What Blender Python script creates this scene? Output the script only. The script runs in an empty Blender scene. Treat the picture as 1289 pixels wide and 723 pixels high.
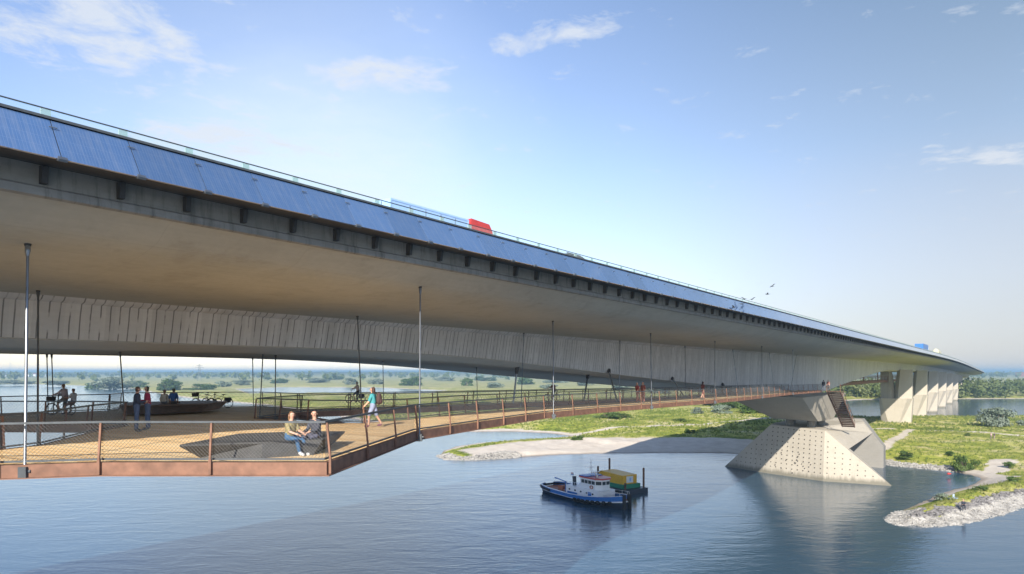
import bpy, bmesh, math, random
import numpy as np
from mathutils import Vector, Matrix, noise as mnoise
from mathutils.geometry import tessellate_polygon

random.seed(7)
S = bpy.context.scene
COL = S.collection
R = math.radians
V = Vector

# ------------------------------------------------------------------ camera
F = 840.0            # focal length in pixels of the 1289 px wide photograph
HZ = 468.0           # row of the horizon
EYE = 20.0           # metres above the water
cam_d = bpy.data.cameras.new("camera")
cam = bpy.data.objects.new("camera", cam_d)
COL.objects.link(cam)
cam.location = (0, 0, EYE)
cam.rotation_euler = (R(90), 0, 0)
cam_d.sensor_width = 36.0
cam_d.lens = F / 1289.0 * 36.0
cam_d.shift_y = (HZ - 361.5) / 1289.0
cam_d.clip_start = 0.2
cam_d.clip_end = 40000
S.camera = cam

def at(px, py, z):
    """ground point at height z (world) seen at a pixel: plain survey from the photograph"""
    y = F * (EYE - z) / (py - HZ)
    return V(((px - 644.5) / F * y, y, z))
def atY(px, py, y):
    return V(((px - 644.5) / F * y, y, EYE - (py - HZ) / F * y))

# ------------------------------------------------------------------ bridge axis
TX, TY = 0.596, 0.803          # along the bridge
NX, NY = 0.803, -0.596         # outward, towards the viewer
T1, RAD = 800.0, 700.0
def drop(t):
    if t < 235: return 0.0
    if t < 484: return 2.645e-5 * (t - 235) ** 2
    return 1.64 + 0.01317 * (t - 484)
def B(D, t, h, dz=True):
    """D metres inside of the line under the eye, t along the bridge, h above the eye"""
    z = EYE + h - (drop(t) if dz else 0)
    if t <= T1:
        return V((-D * NX + t * TX, -D * NY + t * TY, z))
    a = (t - T1) / RAD
    # turn left around a centre on the inner side
    Rc = RAD + 37.5
    r = Rc - D
    cx, cy = -Rc * NX + T1 * TX, -Rc * NY + T1 * TY
    return V((cx + r * (NX * math.cos(a) + TX * math.sin(a)), cy + r * (NY * math.cos(a) + TY * math.sin(a)), z))
def Dt(p):
    return (-(p[0] * NX + p[1] * NY), p[0] * TX + p[1] * TY)

# ------------------------------------------------------------------ object helpers
def tag(o, label=None, cat=None, group=None, kind=None):
    if label: o["label"] = label
    if cat: o["category"] = cat
    if group: o["group"] = group
    if kind: o["kind"] = kind
    return o
def empty(name, loc, rz=0.0, label=None, cat=None, group=None):
    o = bpy.data.objects.new(name, None)
    o.empty_display_size = 0.3
    o.location = loc
    o.rotation_euler = (0, 0, rz)
    COL.objects.link(o)
    tag(o, label, cat, group)
    return o

class MB:
    """collects shapes into ONE mesh"""
    def __init__(self):
        self.v, self.f, self.mi, self.uv = [], [], [], None
    def add(self, vs, fs, m=0):
        b = len(self.v)
        self.v.extend([tuple(p) for p in vs])
        for f in fs:
            self.f.append([b + i for i in f]); self.mi.append(m)
    def box(self, c, s, rot=None, m=0):
        c = V(c); hx, hy, hz = s[0] / 2, s[1] / 2, s[2] / 2
        ps = [V((x, y, z)) for z in (-hz, hz) for y in (-hy, hy) for x in (-hx, hx)]
        if rot is not None: ps = [rot @ p for p in ps]
        self.add([p + c for p in ps], [(0, 2, 3, 1), (4, 5, 7, 6), (0, 1, 5, 4), (2, 6, 7, 3), (0, 4, 6, 2), (1, 3, 7, 5)], m)
    def beam(self, p0, p1, w, h, up=(0, 0, 1), m=0):
        p0, p1 = V(p0), V(p1); d = (p1 - p0); L = d.length
        if L < 1e-6: return
        d.normalize(); u = V(up); s = d.cross(u)
        if s.length < 1e-4: s = d.cross(V((1, 0, 0)))
        s.normalize(); u = s.cross(d)
        vs = []
        for p in (p0, p1):
            for a, b in ((-1, -1), (1, -1), (1, 1), (-1, 1)):
                vs.append(p + s * (a * w / 2) + u * (b * h / 2))
        self.add(vs, [(0, 1, 2, 3), (7, 6, 5, 4), (0, 4, 5, 1), (1, 5, 6, 2), (2, 6, 7, 3), (3, 7, 4, 0)], m)
    def tube(self, pts, r, seg=8, m=0, caps=True, r1=None):
        pts = [V(p) for p in pts]; n = len(pts); rings = []
        vs = []
        prev = None
        for i, p in enumerate(pts):
            d = (pts[min(i + 1, n - 1)] - pts[max(i - 1, 0)]).normalized()
            if prev is None:
                a = V((0, 0, 1)) if abs(d.z) < 0.9 else V((1, 0, 0))
                s = d.cross(a).normalized()
            else:
                s = (prev - d * prev.dot(d))
                s = s.normalized() if s.length > 1e-5 else d.orthogonal().normalized()
            prev = s
            u = d.cross(s)
            rr = r if r1 is None else r + (r1 - r) * i / max(n - 1, 1)
            for k in range(seg):
                a = 2 * math.pi * k / seg
                vs.append(p + s * (math.cos(a) * rr) + u * (math.sin(a) * rr))
        fs = []
        for i in range(n - 1):
            for k in range(seg):
                k2 = (k + 1) % seg
                fs.append((i * seg + k, i * seg + k2, (i + 1) * seg + k2, (i + 1) * seg + k))
        if caps:
            fs.append(tuple(range(seg - 1, -1, -1)))
            fs.append(tuple((n - 1) * seg + k for k in range(seg)))
        self.add(vs, fs, m)
    def torus(self, c, axis, R0, r0, seg=24, s2=6, m=0):
        c = V(c); ax = V(axis).normalized(); s = ax.orthogonal().normalized(); u = ax.cross(s)
        vs, fs = [], []
        for i in range(seg):
            a = 2 * math.pi * i / seg; d = s * math.cos(a) + u * math.sin(a)
            for k in range(s2):
                b = 2 * math.pi * k / s2
                vs.append(c + d * (R0 + r0 * math.cos(b)) + ax * (r0 * math.sin(b)))
        for i in range(seg):
            for k in range(s2):
                i2, k2 = (i + 1) % seg, (k + 1) % s2
                fs.append((i * s2 + k, i2 * s2 + k, i2 * s2 + k2, i * s2 + k2))
        self.add(vs, fs, m)
    def ell(self, c, r, seg=12, rings=8, rot=None, m=0):
        c = V(c); vs = [V((0, 0, -1))]; fs = []
        for i in range(1, rings):
            a = -math.pi / 2 + math.pi * i / rings
            for k in range(seg):
                b = 2 * math.pi * k / seg
                vs.append(V((math.cos(a) * math.cos(b), math.cos(a) * math.sin(b), math.sin(a))))
        vs.append(V((0, 0, 1)))
        for k in range(seg): fs.append((0, 1 + (k + 1) % seg, 1 + k))
        for i in range(rings - 2):
            for k in range(seg):
                k2 = (k + 1) % seg
                fs.append((1 + i * seg + k, 1 + i * seg + k2, 1 + (i + 1) * seg + k2, 1 + (i + 1) * seg + k))
        b = 1 + (rings - 2) * seg
        for k in range(seg): fs.append((b + k, b + (k + 1) % seg, len(vs) - 1))
        out = []
        for p in vs:
            q = V((p.x * r[0], p.y * r[1], p.z * r[2]))
            out.append((rot @ q if rot is not None else q) + c)
        self.add(out, fs, m)
    def prism(self, poly, off, m=0):
        """3D polygon pushed along off"""
        off = V(off); n = len(poly); p = [V(q) for q in poly]
        self.add(p + [q + off for q in p], [tuple(range(n - 1, -1, -1)), tuple(range(n, 2 * n))] +
                 [(i, (i + 1) % n, n + (i + 1) % n, n + i) for i in range(n)], m)
    def loft(self, rings, closed=True, caps=True, m=0):
        n = len(rings[0]); vs = [p for r in rings for p in r]; fs = []
        for i in range(len(rings) - 1):
            for k in range(n if closed else n - 1):
                k2 = (k + 1) % n
                fs.append((i * n + k, i * n + k2, (i + 1) * n + k2, (i + 1) * n + k))
        if caps:
            fs.append(tuple(range(n - 1, -1, -1))); fs.append(tuple((len(rings) - 1) * n + k for k in range(n)))
        self.add(vs, fs, m)
    def build(self, name, mats, parent=None, world=False, smooth=0, fix=True):
        me = bpy.data.meshes.new(name)
        me.from_pydata(self.v, [], self.f)
        if not isinstance(mats, (list, tuple)): mats = [mats]
        for mm in mats: me.materials.append(mm)
        if len(mats) > 1: me.polygons.foreach_set("material_index", self.mi)
        if self.uv is not None:
            lay = me.uv_layers.new(name="UVMap")
            li = np.zeros(len(me.loops), dtype=np.int32); me.loops.foreach_get("vertex_index", li)
            uv = np.array(self.uv, dtype=np.float32)[li]
            lay.data.foreach_set("uv", uv.ravel())
        if fix and len(self.f) < 60000:
            bm = bmesh.new(); bm.from_mesh(me)
            bmesh.ops.recalc_face_normals(bm, faces=bm.faces); bm.to_mesh(me); bm.free()
        if smooth:
            me.polygons.foreach_set("use_smooth", [True] * len(me.polygons))
            me.set_sharp_from_angle(angle=R(smooth))
        me.update()
        o = bpy.data.objects.new(name, me)
        COL.objects.link(o)
        if parent is not None:
            o.parent = parent
            if world:
                o.matrix_parent_inverse = (Matrix.Translation(parent.location) @ Matrix.Rotation(parent.rotation_euler.z, 4, 'Z')).inverted()
        return o

def copy_thing(root, loc, rz=None, scale=None, label=None, group=None):
    """a copy of a thing with copies of its parts and sub-parts"""
    def cp(o, par):
        c = o.copy(); COL.objects.link(c); c.parent = par
        c.matrix_parent_inverse = o.matrix_parent_inverse
        for ch in list(o.children): cp(ch, c)
        return c
    c = cp(root, None)
    c.location = loc
    if rz is not None: c.rotation_euler = (0, 0, rz)
    if scale is not None: c.scale = scale if hasattr(scale, "__len__") else (scale,) * 3
    if label: c["label"] = label
    if group: c["group"] = group
    return c

# ------------------------------------------------------------------ materials
def nodes_of(name):
    m = bpy.data.materials.new(name); m.use_nodes = True
    nt = m.node_tree
    return m, nt, nt.nodes["Principled BSDF"], nt.nodes["Material Output"]
def N(nt, kind, **kw):
    n = nt.nodes.new(kind)
    for k, v in kw.items():
        if k in n.inputs: n.inputs[k].default_value = v
        else: setattr(n, k, v)
    return n
def noise_node(nt, vec, scale, detail=4, rough=0.55, dist=0.0):
    n = nt.nodes.new("ShaderNodeTexNoise")
    n.inputs["Scale"].default_value = scale; n.inputs["Detail"].default_value = detail
    n.inputs["Roughness"].default_value = rough; n.inputs["Distortion"].default_value = dist
    if vec is not None: nt.links.new(vec, n.inputs["Vector"])
    return n
def ramp(nt, fac, stops):
    r = nt.nodes.new("ShaderNodeValToRGB")
    els = r.color_ramp.elements
    while len(els) > 1: els.remove(els[-1])
    els[0].position = stops[0][0]; els[0].color = tuple(stops[0][1]) + ((1,) if len(stops[0][1]) == 3 else ())
    for p, c in stops[1:]:
        e = els.new(p); e.color = tuple(c) + ((1,) if len(c) == 3 else ())
    nt.links.new(fac, r.inputs["Fac"])
    return r
def mixc(nt, fac, a, b, mode='MIX'):
    m = nt.nodes.new("ShaderNodeMix"); m.data_type = 'RGBA'; m.blend_type = mode
    for sock, val in ((m.inputs[0], fac), (m.inputs[6], a), (m.inputs[7], b)):
        if hasattr(val, "is_linked"): nt.links.new(val, sock)
        elif isinstance(val, (int, float)): sock.default_value = val
        else: sock.default_value = tuple(val) + ((1,) if len(val) == 3 else ())
    return m.outputs[2]
def math_(nt, op, a, b=None, clamp=False):
    m = nt.nodes.new("ShaderNodeMath"); m.operation = op; m.use_clamp = clamp
    for i, val in enumerate((a, b)):
        if val is None: continue
        if hasattr(val, "is_linked"): nt.links.new(val, m.inputs[i])
        else: m.inputs[i].default_value = val
    return m.outputs[0]
def gray(v): return (v, v, v)

def pmat(name, col, rough=0.6, metal=0.0, var=0.18, scale=6.0, bump=0.0, spec=0.5, coat=0.0, world_coords=False):
    """plain surface with uneven colour"""
    m, nt, b, out = nodes_of(name)
    tc = nt.nodes.new("ShaderNodeTexCoord")
    n = noise_node(nt, tc.outputs["Object"], scale, 5)
    lo = tuple(c * (1 - var) for c in col); hi = tuple(min(1, c * (1 + var)) for c in col)
    r = ramp(nt, n.outputs["Fac"], [(0.3, lo), (0.7, hi)])
    nt.links.new(r.outputs["Color"], b.inputs["Base Color"])
    b.inputs["Roughness"].default_value = rough; b.inputs["Metallic"].default_value = metal
    b.inputs["Specular IOR Level"].default_value = spec
    b.inputs["Coat Weight"].default_value = coat
    if bump:
        bp = N(nt, "ShaderNodeBump", Strength=bump, Distance=0.02)
        nt.links.new(n.outputs["Fac"], bp.inputs["Height"]); nt.links.new(bp.outputs["Normal"], b.inputs["Normal"])
    return m

M = {}
def simple(key, name, col, **kw): M[key] = pmat(name, col, **kw)
simple("rust", "weathering steel", (0.19, 0.095, 0.06), rough=0.75, var=0.3, scale=3.0)
simple("darkrust", "dark weathered steel", (0.15, 0.075, 0.048), rough=0.75, var=0.3, scale=3.0)
simple("steel", "galvanised steel", (0.24, 0.255, 0.27), rough=0.38, metal=0.85, var=0.12, scale=2.0)
simple("darksteel", "dark painted steel", (0.06, 0.068, 0.075), rough=0.45, var=0.2)
simple("wire", "wire mesh steel", (0.17, 0.17, 0.17), rough=0.5, metal=0.4)
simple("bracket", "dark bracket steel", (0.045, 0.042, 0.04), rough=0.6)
simple("benchdark", "dark bench wood", (0.05, 0.049, 0.047), rough=0.65, var=0.25, scale=4)
simple("benchbrown", "brown bench wood", (0.19, 0.12, 0.08), rough=0.7, var=0.3, scale=4)
simple("skin", "skin", (0.52, 0.30, 0.21), rough=0.55, var=0.06)
simple("black", "black rubber", (0.018, 0.018, 0.02), rough=0.7)
simple("white", "white paint", (0.78, 0.79, 0.80), rough=0.4, var=0.06)
simple("navy", "navy hull paint", (0.018, 0.03, 0.055), rough=0.4)
simple("blue", "blue paint", (0.035, 0.16, 0.46), rough=0.4)
simple("red", "red paint", (0.50, 0.045, 0.04), rough=0.4)
simple("orange", "faded orange deck paint", (0.42, 0.14, 0.07), rough=0.6)
simple("yellow", "yellow paint", (0.75, 0.42, 0.03), rough=0.45)
simple("green", "green paint", (0.02, 0.24, 0.14), rough=0.5)
simple("lightblue", "pale blue trailer paint", (0.34, 0.52, 0.82), rough=0.35, var=0.05)
simple("glassdark", "dark window glass", (0.02, 0.03, 0.04), rough=0.08, var=0.05)
simple("lamp", "lamp lens", (0.7, 0.1, 0.05), rough=0.2)
simple("chrome", "bare metal", (0.6, 0.6, 0.6), rough=0.25, metal=0.9, var=0.05)
simple("bark", "bark", (0.09, 0.065, 0.045), rough=0.9, var=0.3)
simple("bird", "dark feathers", (0.03, 0.03, 0.032), rough=0.7)
simple("beige", "beige trailer paint", (0.48, 0.46, 0.33), rough=0.5)

def concrete(name, c0, c1, boards=False, streak=0.0, uvs=True, bscale=2.63, joints=0.0, tide=False):
    """cast concrete: cloudy tone, pores, fine horizontal lift lines; boards = vertical board joints in u"""
    m, nt, b, out = nodes_of(name)
    tc = nt.nodes.new("ShaderNodeTexCoord")
    vec = tc.outputs["UV"] if uvs else tc.outputs["Object"]
    n1 = noise_node(nt, tc.outputs["Object"], 0.16, 6, 0.6)
    n2 = noise_node(nt, tc.outputs["Object"], 3.5, 5, 0.65)
    mp = N(nt, "ShaderNodeMapping"); mp.inputs["Scale"].default_value = (0.35, 5.0, 1.0) if uvs else (0.4, 0.4, 6.0)
    nt.links.new(vec, mp.inputs["Vector"])
    n3 = noise_node(nt, mp.outputs["Vector"], 1.2, 4, 0.6)
    f = math_(nt, 'MULTIPLY_ADD', n1.outputs["Fac"], 0.5)
    f.node.inputs[2].default_value = 0.0
    f2 = math_(nt, 'ADD', f, math_(nt, 'MULTIPLY', n2.outputs["Fac"], 0.25))
    f3 = math_(nt, 'ADD', f2, math_(nt, 'MULTIPLY', n3.outputs["Fac"], 0.25))
    col = ramp(nt, f3, [(0.34, c0), (0.66, c1)]).outputs["Color"]
    height = f3
    if boards:
        sx = N(nt, "ShaderNodeSeparateXYZ"); nt.links.new(vec, sx.inputs[0])
        wob = noise_node(nt, vec, 0.6, 2)
        u = math_(nt, 'ADD', math_(nt, 'MULTIPLY', sx.outputs[0], bscale), math_(nt, 'MULTIPLY', wob.outputs["Fac"], 0.25))
        fr = math_(nt, 'FRACT', u)
        line = math_(nt, 'LESS_THAN', math_(nt, 'ABSOLUTE', math_(nt, 'SUBTRACT', fr, 0.5)), 0.07)
        # joints broken up in height so they come and go
        mp2 = N(nt, "ShaderNodeMapping"); mp2.inputs["Scale"].default_value = (bscale, 0.9, 1.0)
        nt.links.new(vec, mp2.inputs["Vector"])
        brk = noise_node(nt, mp2.outputs["Vector"], 1.0, 3, 0.6)
        br = ramp(nt, brk.outputs["Fac"], [(0.38, gray(0)), (0.5, gray(1))]).outputs["Color"]
        lf = math_(nt, 'MULTIPLY', line, br)
        cell = math_(nt, 'FLOOR', u)
        wn = nt.nodes.new("ShaderNodeTexWhiteNoise"); wn.noise_dimensions = '1D'
        nt.links.new(cell, wn.inputs["W"])
        tone = math_(nt, 'MULTIPLY_ADD', wn.outputs["Value"], 0.2); tone.node.inputs[2].default_value = 0.9
        cc = nt.nodes.new("ShaderNodeVectorMath"); cc.operation = 'SCALE'
        nt.links.new(col, cc.inputs[0]); nt.links.new(tone, cc.inputs["Scale"])
        col = mixc(nt, math_(nt, 'MULTIPLY', lf, 0.65), cc.outputs[0], (0.05, 0.047, 0.043))
        height = math_(nt, 'SUBTRACT', f3, math_(nt, 'MULTIPLY', lf, 0.8))
    if joints:
        sj = N(nt, "ShaderNodeSeparateXYZ"); nt.links.new(vec, sj.inputs[0])
        ju = math_(nt, 'LESS_THAN', math_(nt, 'FRACT', math_(nt, 'MULTIPLY', sj.outputs[0], 1 / 4.8)), 0.006)
        jv = math_(nt, 'LESS_THAN', math_(nt, 'FRACT', math_(nt, 'MULTIPLY', sj.outputs[1], 1 / 1.35)), 0.012)
        st0 = noise_node(nt, tc.outputs["Object"], 0.7, 6, 0.7, 0.4)
        sr0 = ramp(nt, st0.outputs["Fac"], [(0.52, gray(0)), (0.72, gray(0.5))]).outputs["Color"]
        col = mixc(nt, math_(nt, 'MAXIMUM', math_(nt, 'MULTIPLY', math_(nt, 'MAXIMUM', math_(nt, 'MULTIPLY', ju, 0.3), math_(nt, 'MULTIPLY', jv, 0.6)), 0.4), math_(nt, 'MULTIPLY', sr0, joints)), col, (0.13, 0.105, 0.075))
    if tide:
        geo = nt.nodes.new("ShaderNodeNewGeometry"); sz = N(nt, "ShaderNodeSeparateXYZ"); nt.links.new(geo.outputs["Position"], sz.inputs[0])
        mpv = N(nt, "ShaderNodeMapping"); mpv.inputs["Scale"].default_value = (1.6, 1.6, 0.12); nt.links.new(tc.outputs["Object"], mpv.inputs["Vector"])
        sv_ = noise_node(nt, mpv.outputs["Vector"], 1.1, 5, 0.65)
        lvl = math_(nt, 'SUBTRACT', sz.outputs[2], math_(nt, 'MULTIPLY', math_(nt, 'SUBTRACT', sv_.outputs["Fac"], 0.4), 1.5))
        tb = ramp(nt, lvl, [(0.25, gray(1)), (1.1, gray(0))]).outputs["Color"]
        col = mixc(nt, math_(nt, 'MULTIPLY', tb, 0.75), col, (0.10, 0.095, 0.07))
        sk_ = ramp(nt, sv_.outputs["Fac"], [(0.55, gray(0)), (0.75, gray(0.45))]).outputs["Color"]
        col = mixc(nt, sk_, col, (0.20, 0.175, 0.14))
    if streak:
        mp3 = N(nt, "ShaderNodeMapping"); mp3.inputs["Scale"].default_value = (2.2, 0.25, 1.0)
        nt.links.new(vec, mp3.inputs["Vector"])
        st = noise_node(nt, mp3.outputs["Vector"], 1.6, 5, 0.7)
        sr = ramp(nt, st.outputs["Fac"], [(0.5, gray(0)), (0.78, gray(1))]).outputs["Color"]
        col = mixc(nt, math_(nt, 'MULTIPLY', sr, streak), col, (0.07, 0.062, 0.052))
    nt.links.new(col, b.inputs["Base Color"])
    b.inputs["Roughness"].default_value = 0.85
    b.inputs["Specular IOR Level"].default_value = 0.25
    bp = N(nt, "ShaderNodeBump", Strength=0.35, Distance=0.03)
    nt.links.new(height, bp.inputs["Height"]); nt.links.new(bp.outputs["Normal"], b.inputs["Normal"])
    return m
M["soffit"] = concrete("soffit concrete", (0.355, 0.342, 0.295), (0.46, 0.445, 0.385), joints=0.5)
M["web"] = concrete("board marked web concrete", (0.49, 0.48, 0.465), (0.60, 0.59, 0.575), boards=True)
M["edge"] = concrete("stained and shade darkened edge concrete", (0.20, 0.185, 0.16), (0.33, 0.31, 0.275), streak=0.85)  # brown streaks: stains, also painting in the shade under the panels
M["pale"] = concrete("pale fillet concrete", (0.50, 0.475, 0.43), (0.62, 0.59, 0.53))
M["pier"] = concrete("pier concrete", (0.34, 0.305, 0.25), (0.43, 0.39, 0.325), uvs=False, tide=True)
M["pierdark"] = concrete("dark pier concrete", (0.20, 0.19, 0.17), (0.27, 0.255, 0.23), uvs=False)  # pier concrete darkened so the rear wall carries its shade in its colour
M["asphalt"] = pmat("asphalt", (0.05, 0.05, 0.052), rough=0.9, var=0.2, scale=2)

def solar():
    m, nt, b, out = nodes_of("solar glass")
    tc = nt.nodes.new("ShaderNodeTexCoord")
    sx = N(nt, "ShaderNodeSeparateXYZ"); nt.links.new(tc.outputs["UV"], sx.inputs[0])
    fr = math_(nt, 'FRACT', math_(nt, 'MULTIPLY', sx.outputs[0], 24.0))
    ln = math_(nt, 'LESS_THAN', fr, 0.14)
    fr2 = math_(nt, 'FRACT', math_(nt, 'MULTIPLY', sx.outputs[1], 4.0))
    ln2 = math_(nt, 'LESS_THAN', fr2, 0.025)
    n = noise_node(nt, tc.outputs["Object"], 1.3, 3)
    c = mixc(nt, n.outputs["Fac"], (0.045, 0.10, 0.225), (0.065, 0.13, 0.27))
    c = mixc(nt, math_(nt, 'MULTIPLY', math_(nt, 'MAXIMUM', ln, ln2), 0.25), c, (0.20, 0.26, 0.38))
    oi = nt.nodes.new("ShaderNodeObjectInfo")
    mpd = N(nt, "ShaderNodeMapping"); mpd.inputs["Scale"].default_value = (6, 0.5, 1); nt.links.new(tc.outputs["UV"], mpd.inputs["Vector"])
    dn = noise_node(nt, mpd.outputs["Vector"], 2.0, 5, 0.65)
    c = mixc(nt, ramp(nt, dn.outputs["Fac"], [(0.45, gray(0)), (0.8, gray(0.35))]).outputs["Color"], c, (0.22, 0.25, 0.30))
    tone = math_(nt, 'MULTIPLY_ADD', oi.outputs["Random"], 0.3); tone.node.inputs[2].default_value = 0.86
    vs_ = nt.nodes.new("ShaderNodeVectorMath"); vs_.operation = 'SCALE'; nt.links.new(c, vs_.inputs[0]); nt.links.new(tone, vs_.inputs["Scale"]); c = vs_.outputs[0]
    nt.links.new(c, b.inputs["Base Color"])
    b.inputs["Roughness"].default_value = 0.12
    b.inputs["IOR"].default_value = 2.0
    b.inputs["Coat Weight"].default_value = 1.0
    b.inputs["Coat Roughness"].default_value = 0.04
    bp = N(nt, "ShaderNodeBump", Strength=0.05, Distance=0.02)
    nt.links.new(n.outputs["Fac"], bp.inputs["Height"]); nt.links.new(bp.outputs["Normal"], b.inputs["Normal"])
    return m
M["solar"] = solar()

def thin_glass(name, tint, mixf=0.12, rough=0.03):
    m, nt, b, out = nodes_of(name)
    tr = N(nt, "ShaderNodeBsdfTransparent"); tr.inputs[0].default_value = tuple(tint) + (1,)
    gl = N(nt, "ShaderNodeBsdfGlossy"); gl.inputs["Roughness"].default_value = rough
    df = N(nt, "ShaderNodeBsdfDiffuse"); df.inputs[0].default_value = (0.62, 0.74, 0.72, 1)
    fz = N(nt, "ShaderNodeFresnel", IOR=1.5)
    m1 = N(nt, "ShaderNodeMixShader"); nt.links.new(math_(nt, 'MULTIPLY', fz.outputs[0], 0.4), m1.inputs[0])
    nt.links.new(tr.outputs[0], m1.inputs[1]); nt.links.new(gl.outputs[0], m1.inputs[2])
    m2 = N(nt, "ShaderNodeMixShader"); m2.inputs[0].default_value = mixf
    nt.links.new(m1.outputs[0], m2.inputs[1]); nt.links.new(df.outputs[0], m2.inputs[2])
    nt.links.new(m2.outputs[0], out.inputs["Surface"])
    return m
M["glass"] = thin_glass("barrier glass", (0.90, 0.97, 0.95), 0.10)
M["glassblock"] = thin_glass("teal glass block", (0.55, 0.75, 0.75), 0.35)

def planks():
    m, nt, b, out = nodes_of("timber decking")
    tc = nt.nodes.new("ShaderNodeTexCoord")
    mp = N(nt, "ShaderNodeMapping"); mp.inputs["Rotation"].default_value = (0, 0, R(-62))
    nt.links.new(tc.outputs["Object"], mp.inputs["Vector"])
    sx = N(nt, "ShaderNodeSeparateXYZ"); nt.links.new(mp.outputs["Vector"], sx.inputs[0])
    u = math_(nt, 'MULTIPLY', sx.outputs[0], 1 / 0.16)
    cell = math_(nt, 'FLOOR', u); fr = math_(nt, 'FRACT', u)
    gap = math_(nt, 'LESS_THAN', fr, 0.05)
    wn = nt.nodes.new("ShaderNodeTexWhiteNoise"); wn.noise_dimensions = '1D'; nt.links.new(cell, wn.inputs["W"])
    mp2 = N(nt, "ShaderNodeMapping"); mp2.inputs["Rotation"].default_value = (0, 0, R(-62)); mp2.inputs["Scale"].default_value = (6, 0.7, 1)
    nt.links.new(tc.outputs["Object"], mp2.inputs["Vector"])
    g = noise_node(nt, mp2.outputs["Vector"], 1.4, 5, 0.6)
    big = noise_node(nt, tc.outputs["Object"], 0.35, 3)
    f = math_(nt, 'ADD', math_(nt, 'MULTIPLY', wn.outputs["Value"], 0.45), math_(nt, 'ADD', math_(nt, 'MULTIPLY', g.outputs["Fac"], 0.3), math_(nt, 'MULTIPLY', big.outputs["Fac"], 0.3)))
    c = ramp(nt, f, [(0.2, (0.60, 0.37, 0.16)), (0.5, (0.80, 0.54, 0.26)), (0.85, (0.86, 0.66, 0.38))]).outputs["Color"]
    # wider bay joints every couple of metres
    s2 = math_(nt, 'LESS_THAN', math_(nt, 'FRACT', math_(nt, 'MULTIPLY', sx.outputs[0], 1 / 2.4)), 0.03)
    c = mixc(nt, math_(nt, 'MULTIPLY', math_(nt, 'MAXIMUM', gap, s2), 0.75), c, (0.09, 0.055, 0.03))
    nt.links.new(c, b.inputs["Base Color"]); b.inputs["Roughness"].default_value = 0.75
    bp = N(nt, "ShaderNodeBump", Strength=0.15, Distance=0.01)
    nt.links.new(math_(nt, 'SUBTRACT', g.outputs["Fac"], math_(nt, 'MULTIPLY', gap, 1.0)), bp.inputs["Height"])
    nt.links.new(bp.outputs["Normal"], b.inputs["Normal"])
    return m
M["planks"] = planks()

def leaf(name, c0, c1, c2, scale=0.6):
    m, nt, b, out = nodes_of(name)
    tc = nt.nodes.new("ShaderNodeTexCoord")
    oi = nt.nodes.new("ShaderNodeObjectInfo")
    n = noise_node(nt, tc.outputs["Object"], scale, 4, 0.6)
    c = ramp(nt, n.outputs["Fac"], [(0.3, c0), (0.5, c1), (0.72, c2)]).outputs["Color"]
    tone = math_(nt, 'MULTIPLY_ADD', oi.outputs["Random"], 0.4); tone.node.inputs[2].default_value = 0.8
    cc = nt.nodes.new("ShaderNodeVectorMath"); cc.operation = 'SCALE'
    nt.links.new(c, cc.inputs[0]); nt.links.new(tone, cc.inputs["Scale"])
    nt.links.new(cc.outputs[0], b.inputs["Base Color"]); b.inputs["Roughness"].default_value = 0.65
    b.inputs["Specular IOR Level"].default_value = 0.2
    tl = N(nt, "ShaderNodeBsdfTranslucent"); nt.links.new(cc.outputs[0], tl.inputs[0])
    mx = N(nt, "ShaderNodeMixShader"); mx.inputs[0].default_value = 0.3
    nt.links.new(b.outputs[0], mx.inputs[1]); nt.links.new(tl.outputs[0], mx.inputs[2])
    nt.links.new(mx.outputs[0], out.inputs["Surface"])
    return m
M["leafgrey"] = leaf("grey willow leaves", (0.13, 0.165, 0.12), (0.21, 0.255, 0.19), (0.32, 0.36, 0.30))
M["leafgreen"] = leaf("green shrub leaves", (0.05, 0.085, 0.02), (0.09, 0.145, 0.035), (0.16, 0.21, 0.07))
M["leafwood"] = leaf("wood canopy leaves", (0.07, 0.10, 0.03), (0.13, 0.165, 0.055), (0.23, 0.25, 0.11), 0.08)
M["grassblade"] = leaf("grass blades", (0.10, 0.14, 0.025), (0.16, 0.20, 0.045), (0.26, 0.25, 0.09), 0.05)
M["rock"] = pmat("pale quarry stone", (0.30, 0.285, 0.26), rough=0.9, var=0.5, scale=0.9)
M["rockdark"] = pmat("dark quarry stone", (0.17, 0.16, 0.155), rough=0.9, var=0.4, scale=0.9)
# ------------------------------------------------------------------ sun and sky
SUN_EL = R(26)
SH = V((-0.19, -0.982, 0)).normalized()            # towards the sun, on the ground
sv = V((SH.x * math.cos(SUN_EL), SH.y * math.cos(SUN_EL), math.sin(SUN_EL)))
sl = bpy.data.lights.new("sun", 'SUN'); sl.energy = 3.3; sl.angle = R(0.53); sl.color = (1.0, 0.93, 0.82)
so = bpy.data.objects.new("sun", sl); COL.objects.link(so)
so.rotation_euler = (-sv).to_track_quat('-Z', 'Y').to_euler(); so.location = (0, -60, 80)

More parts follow.
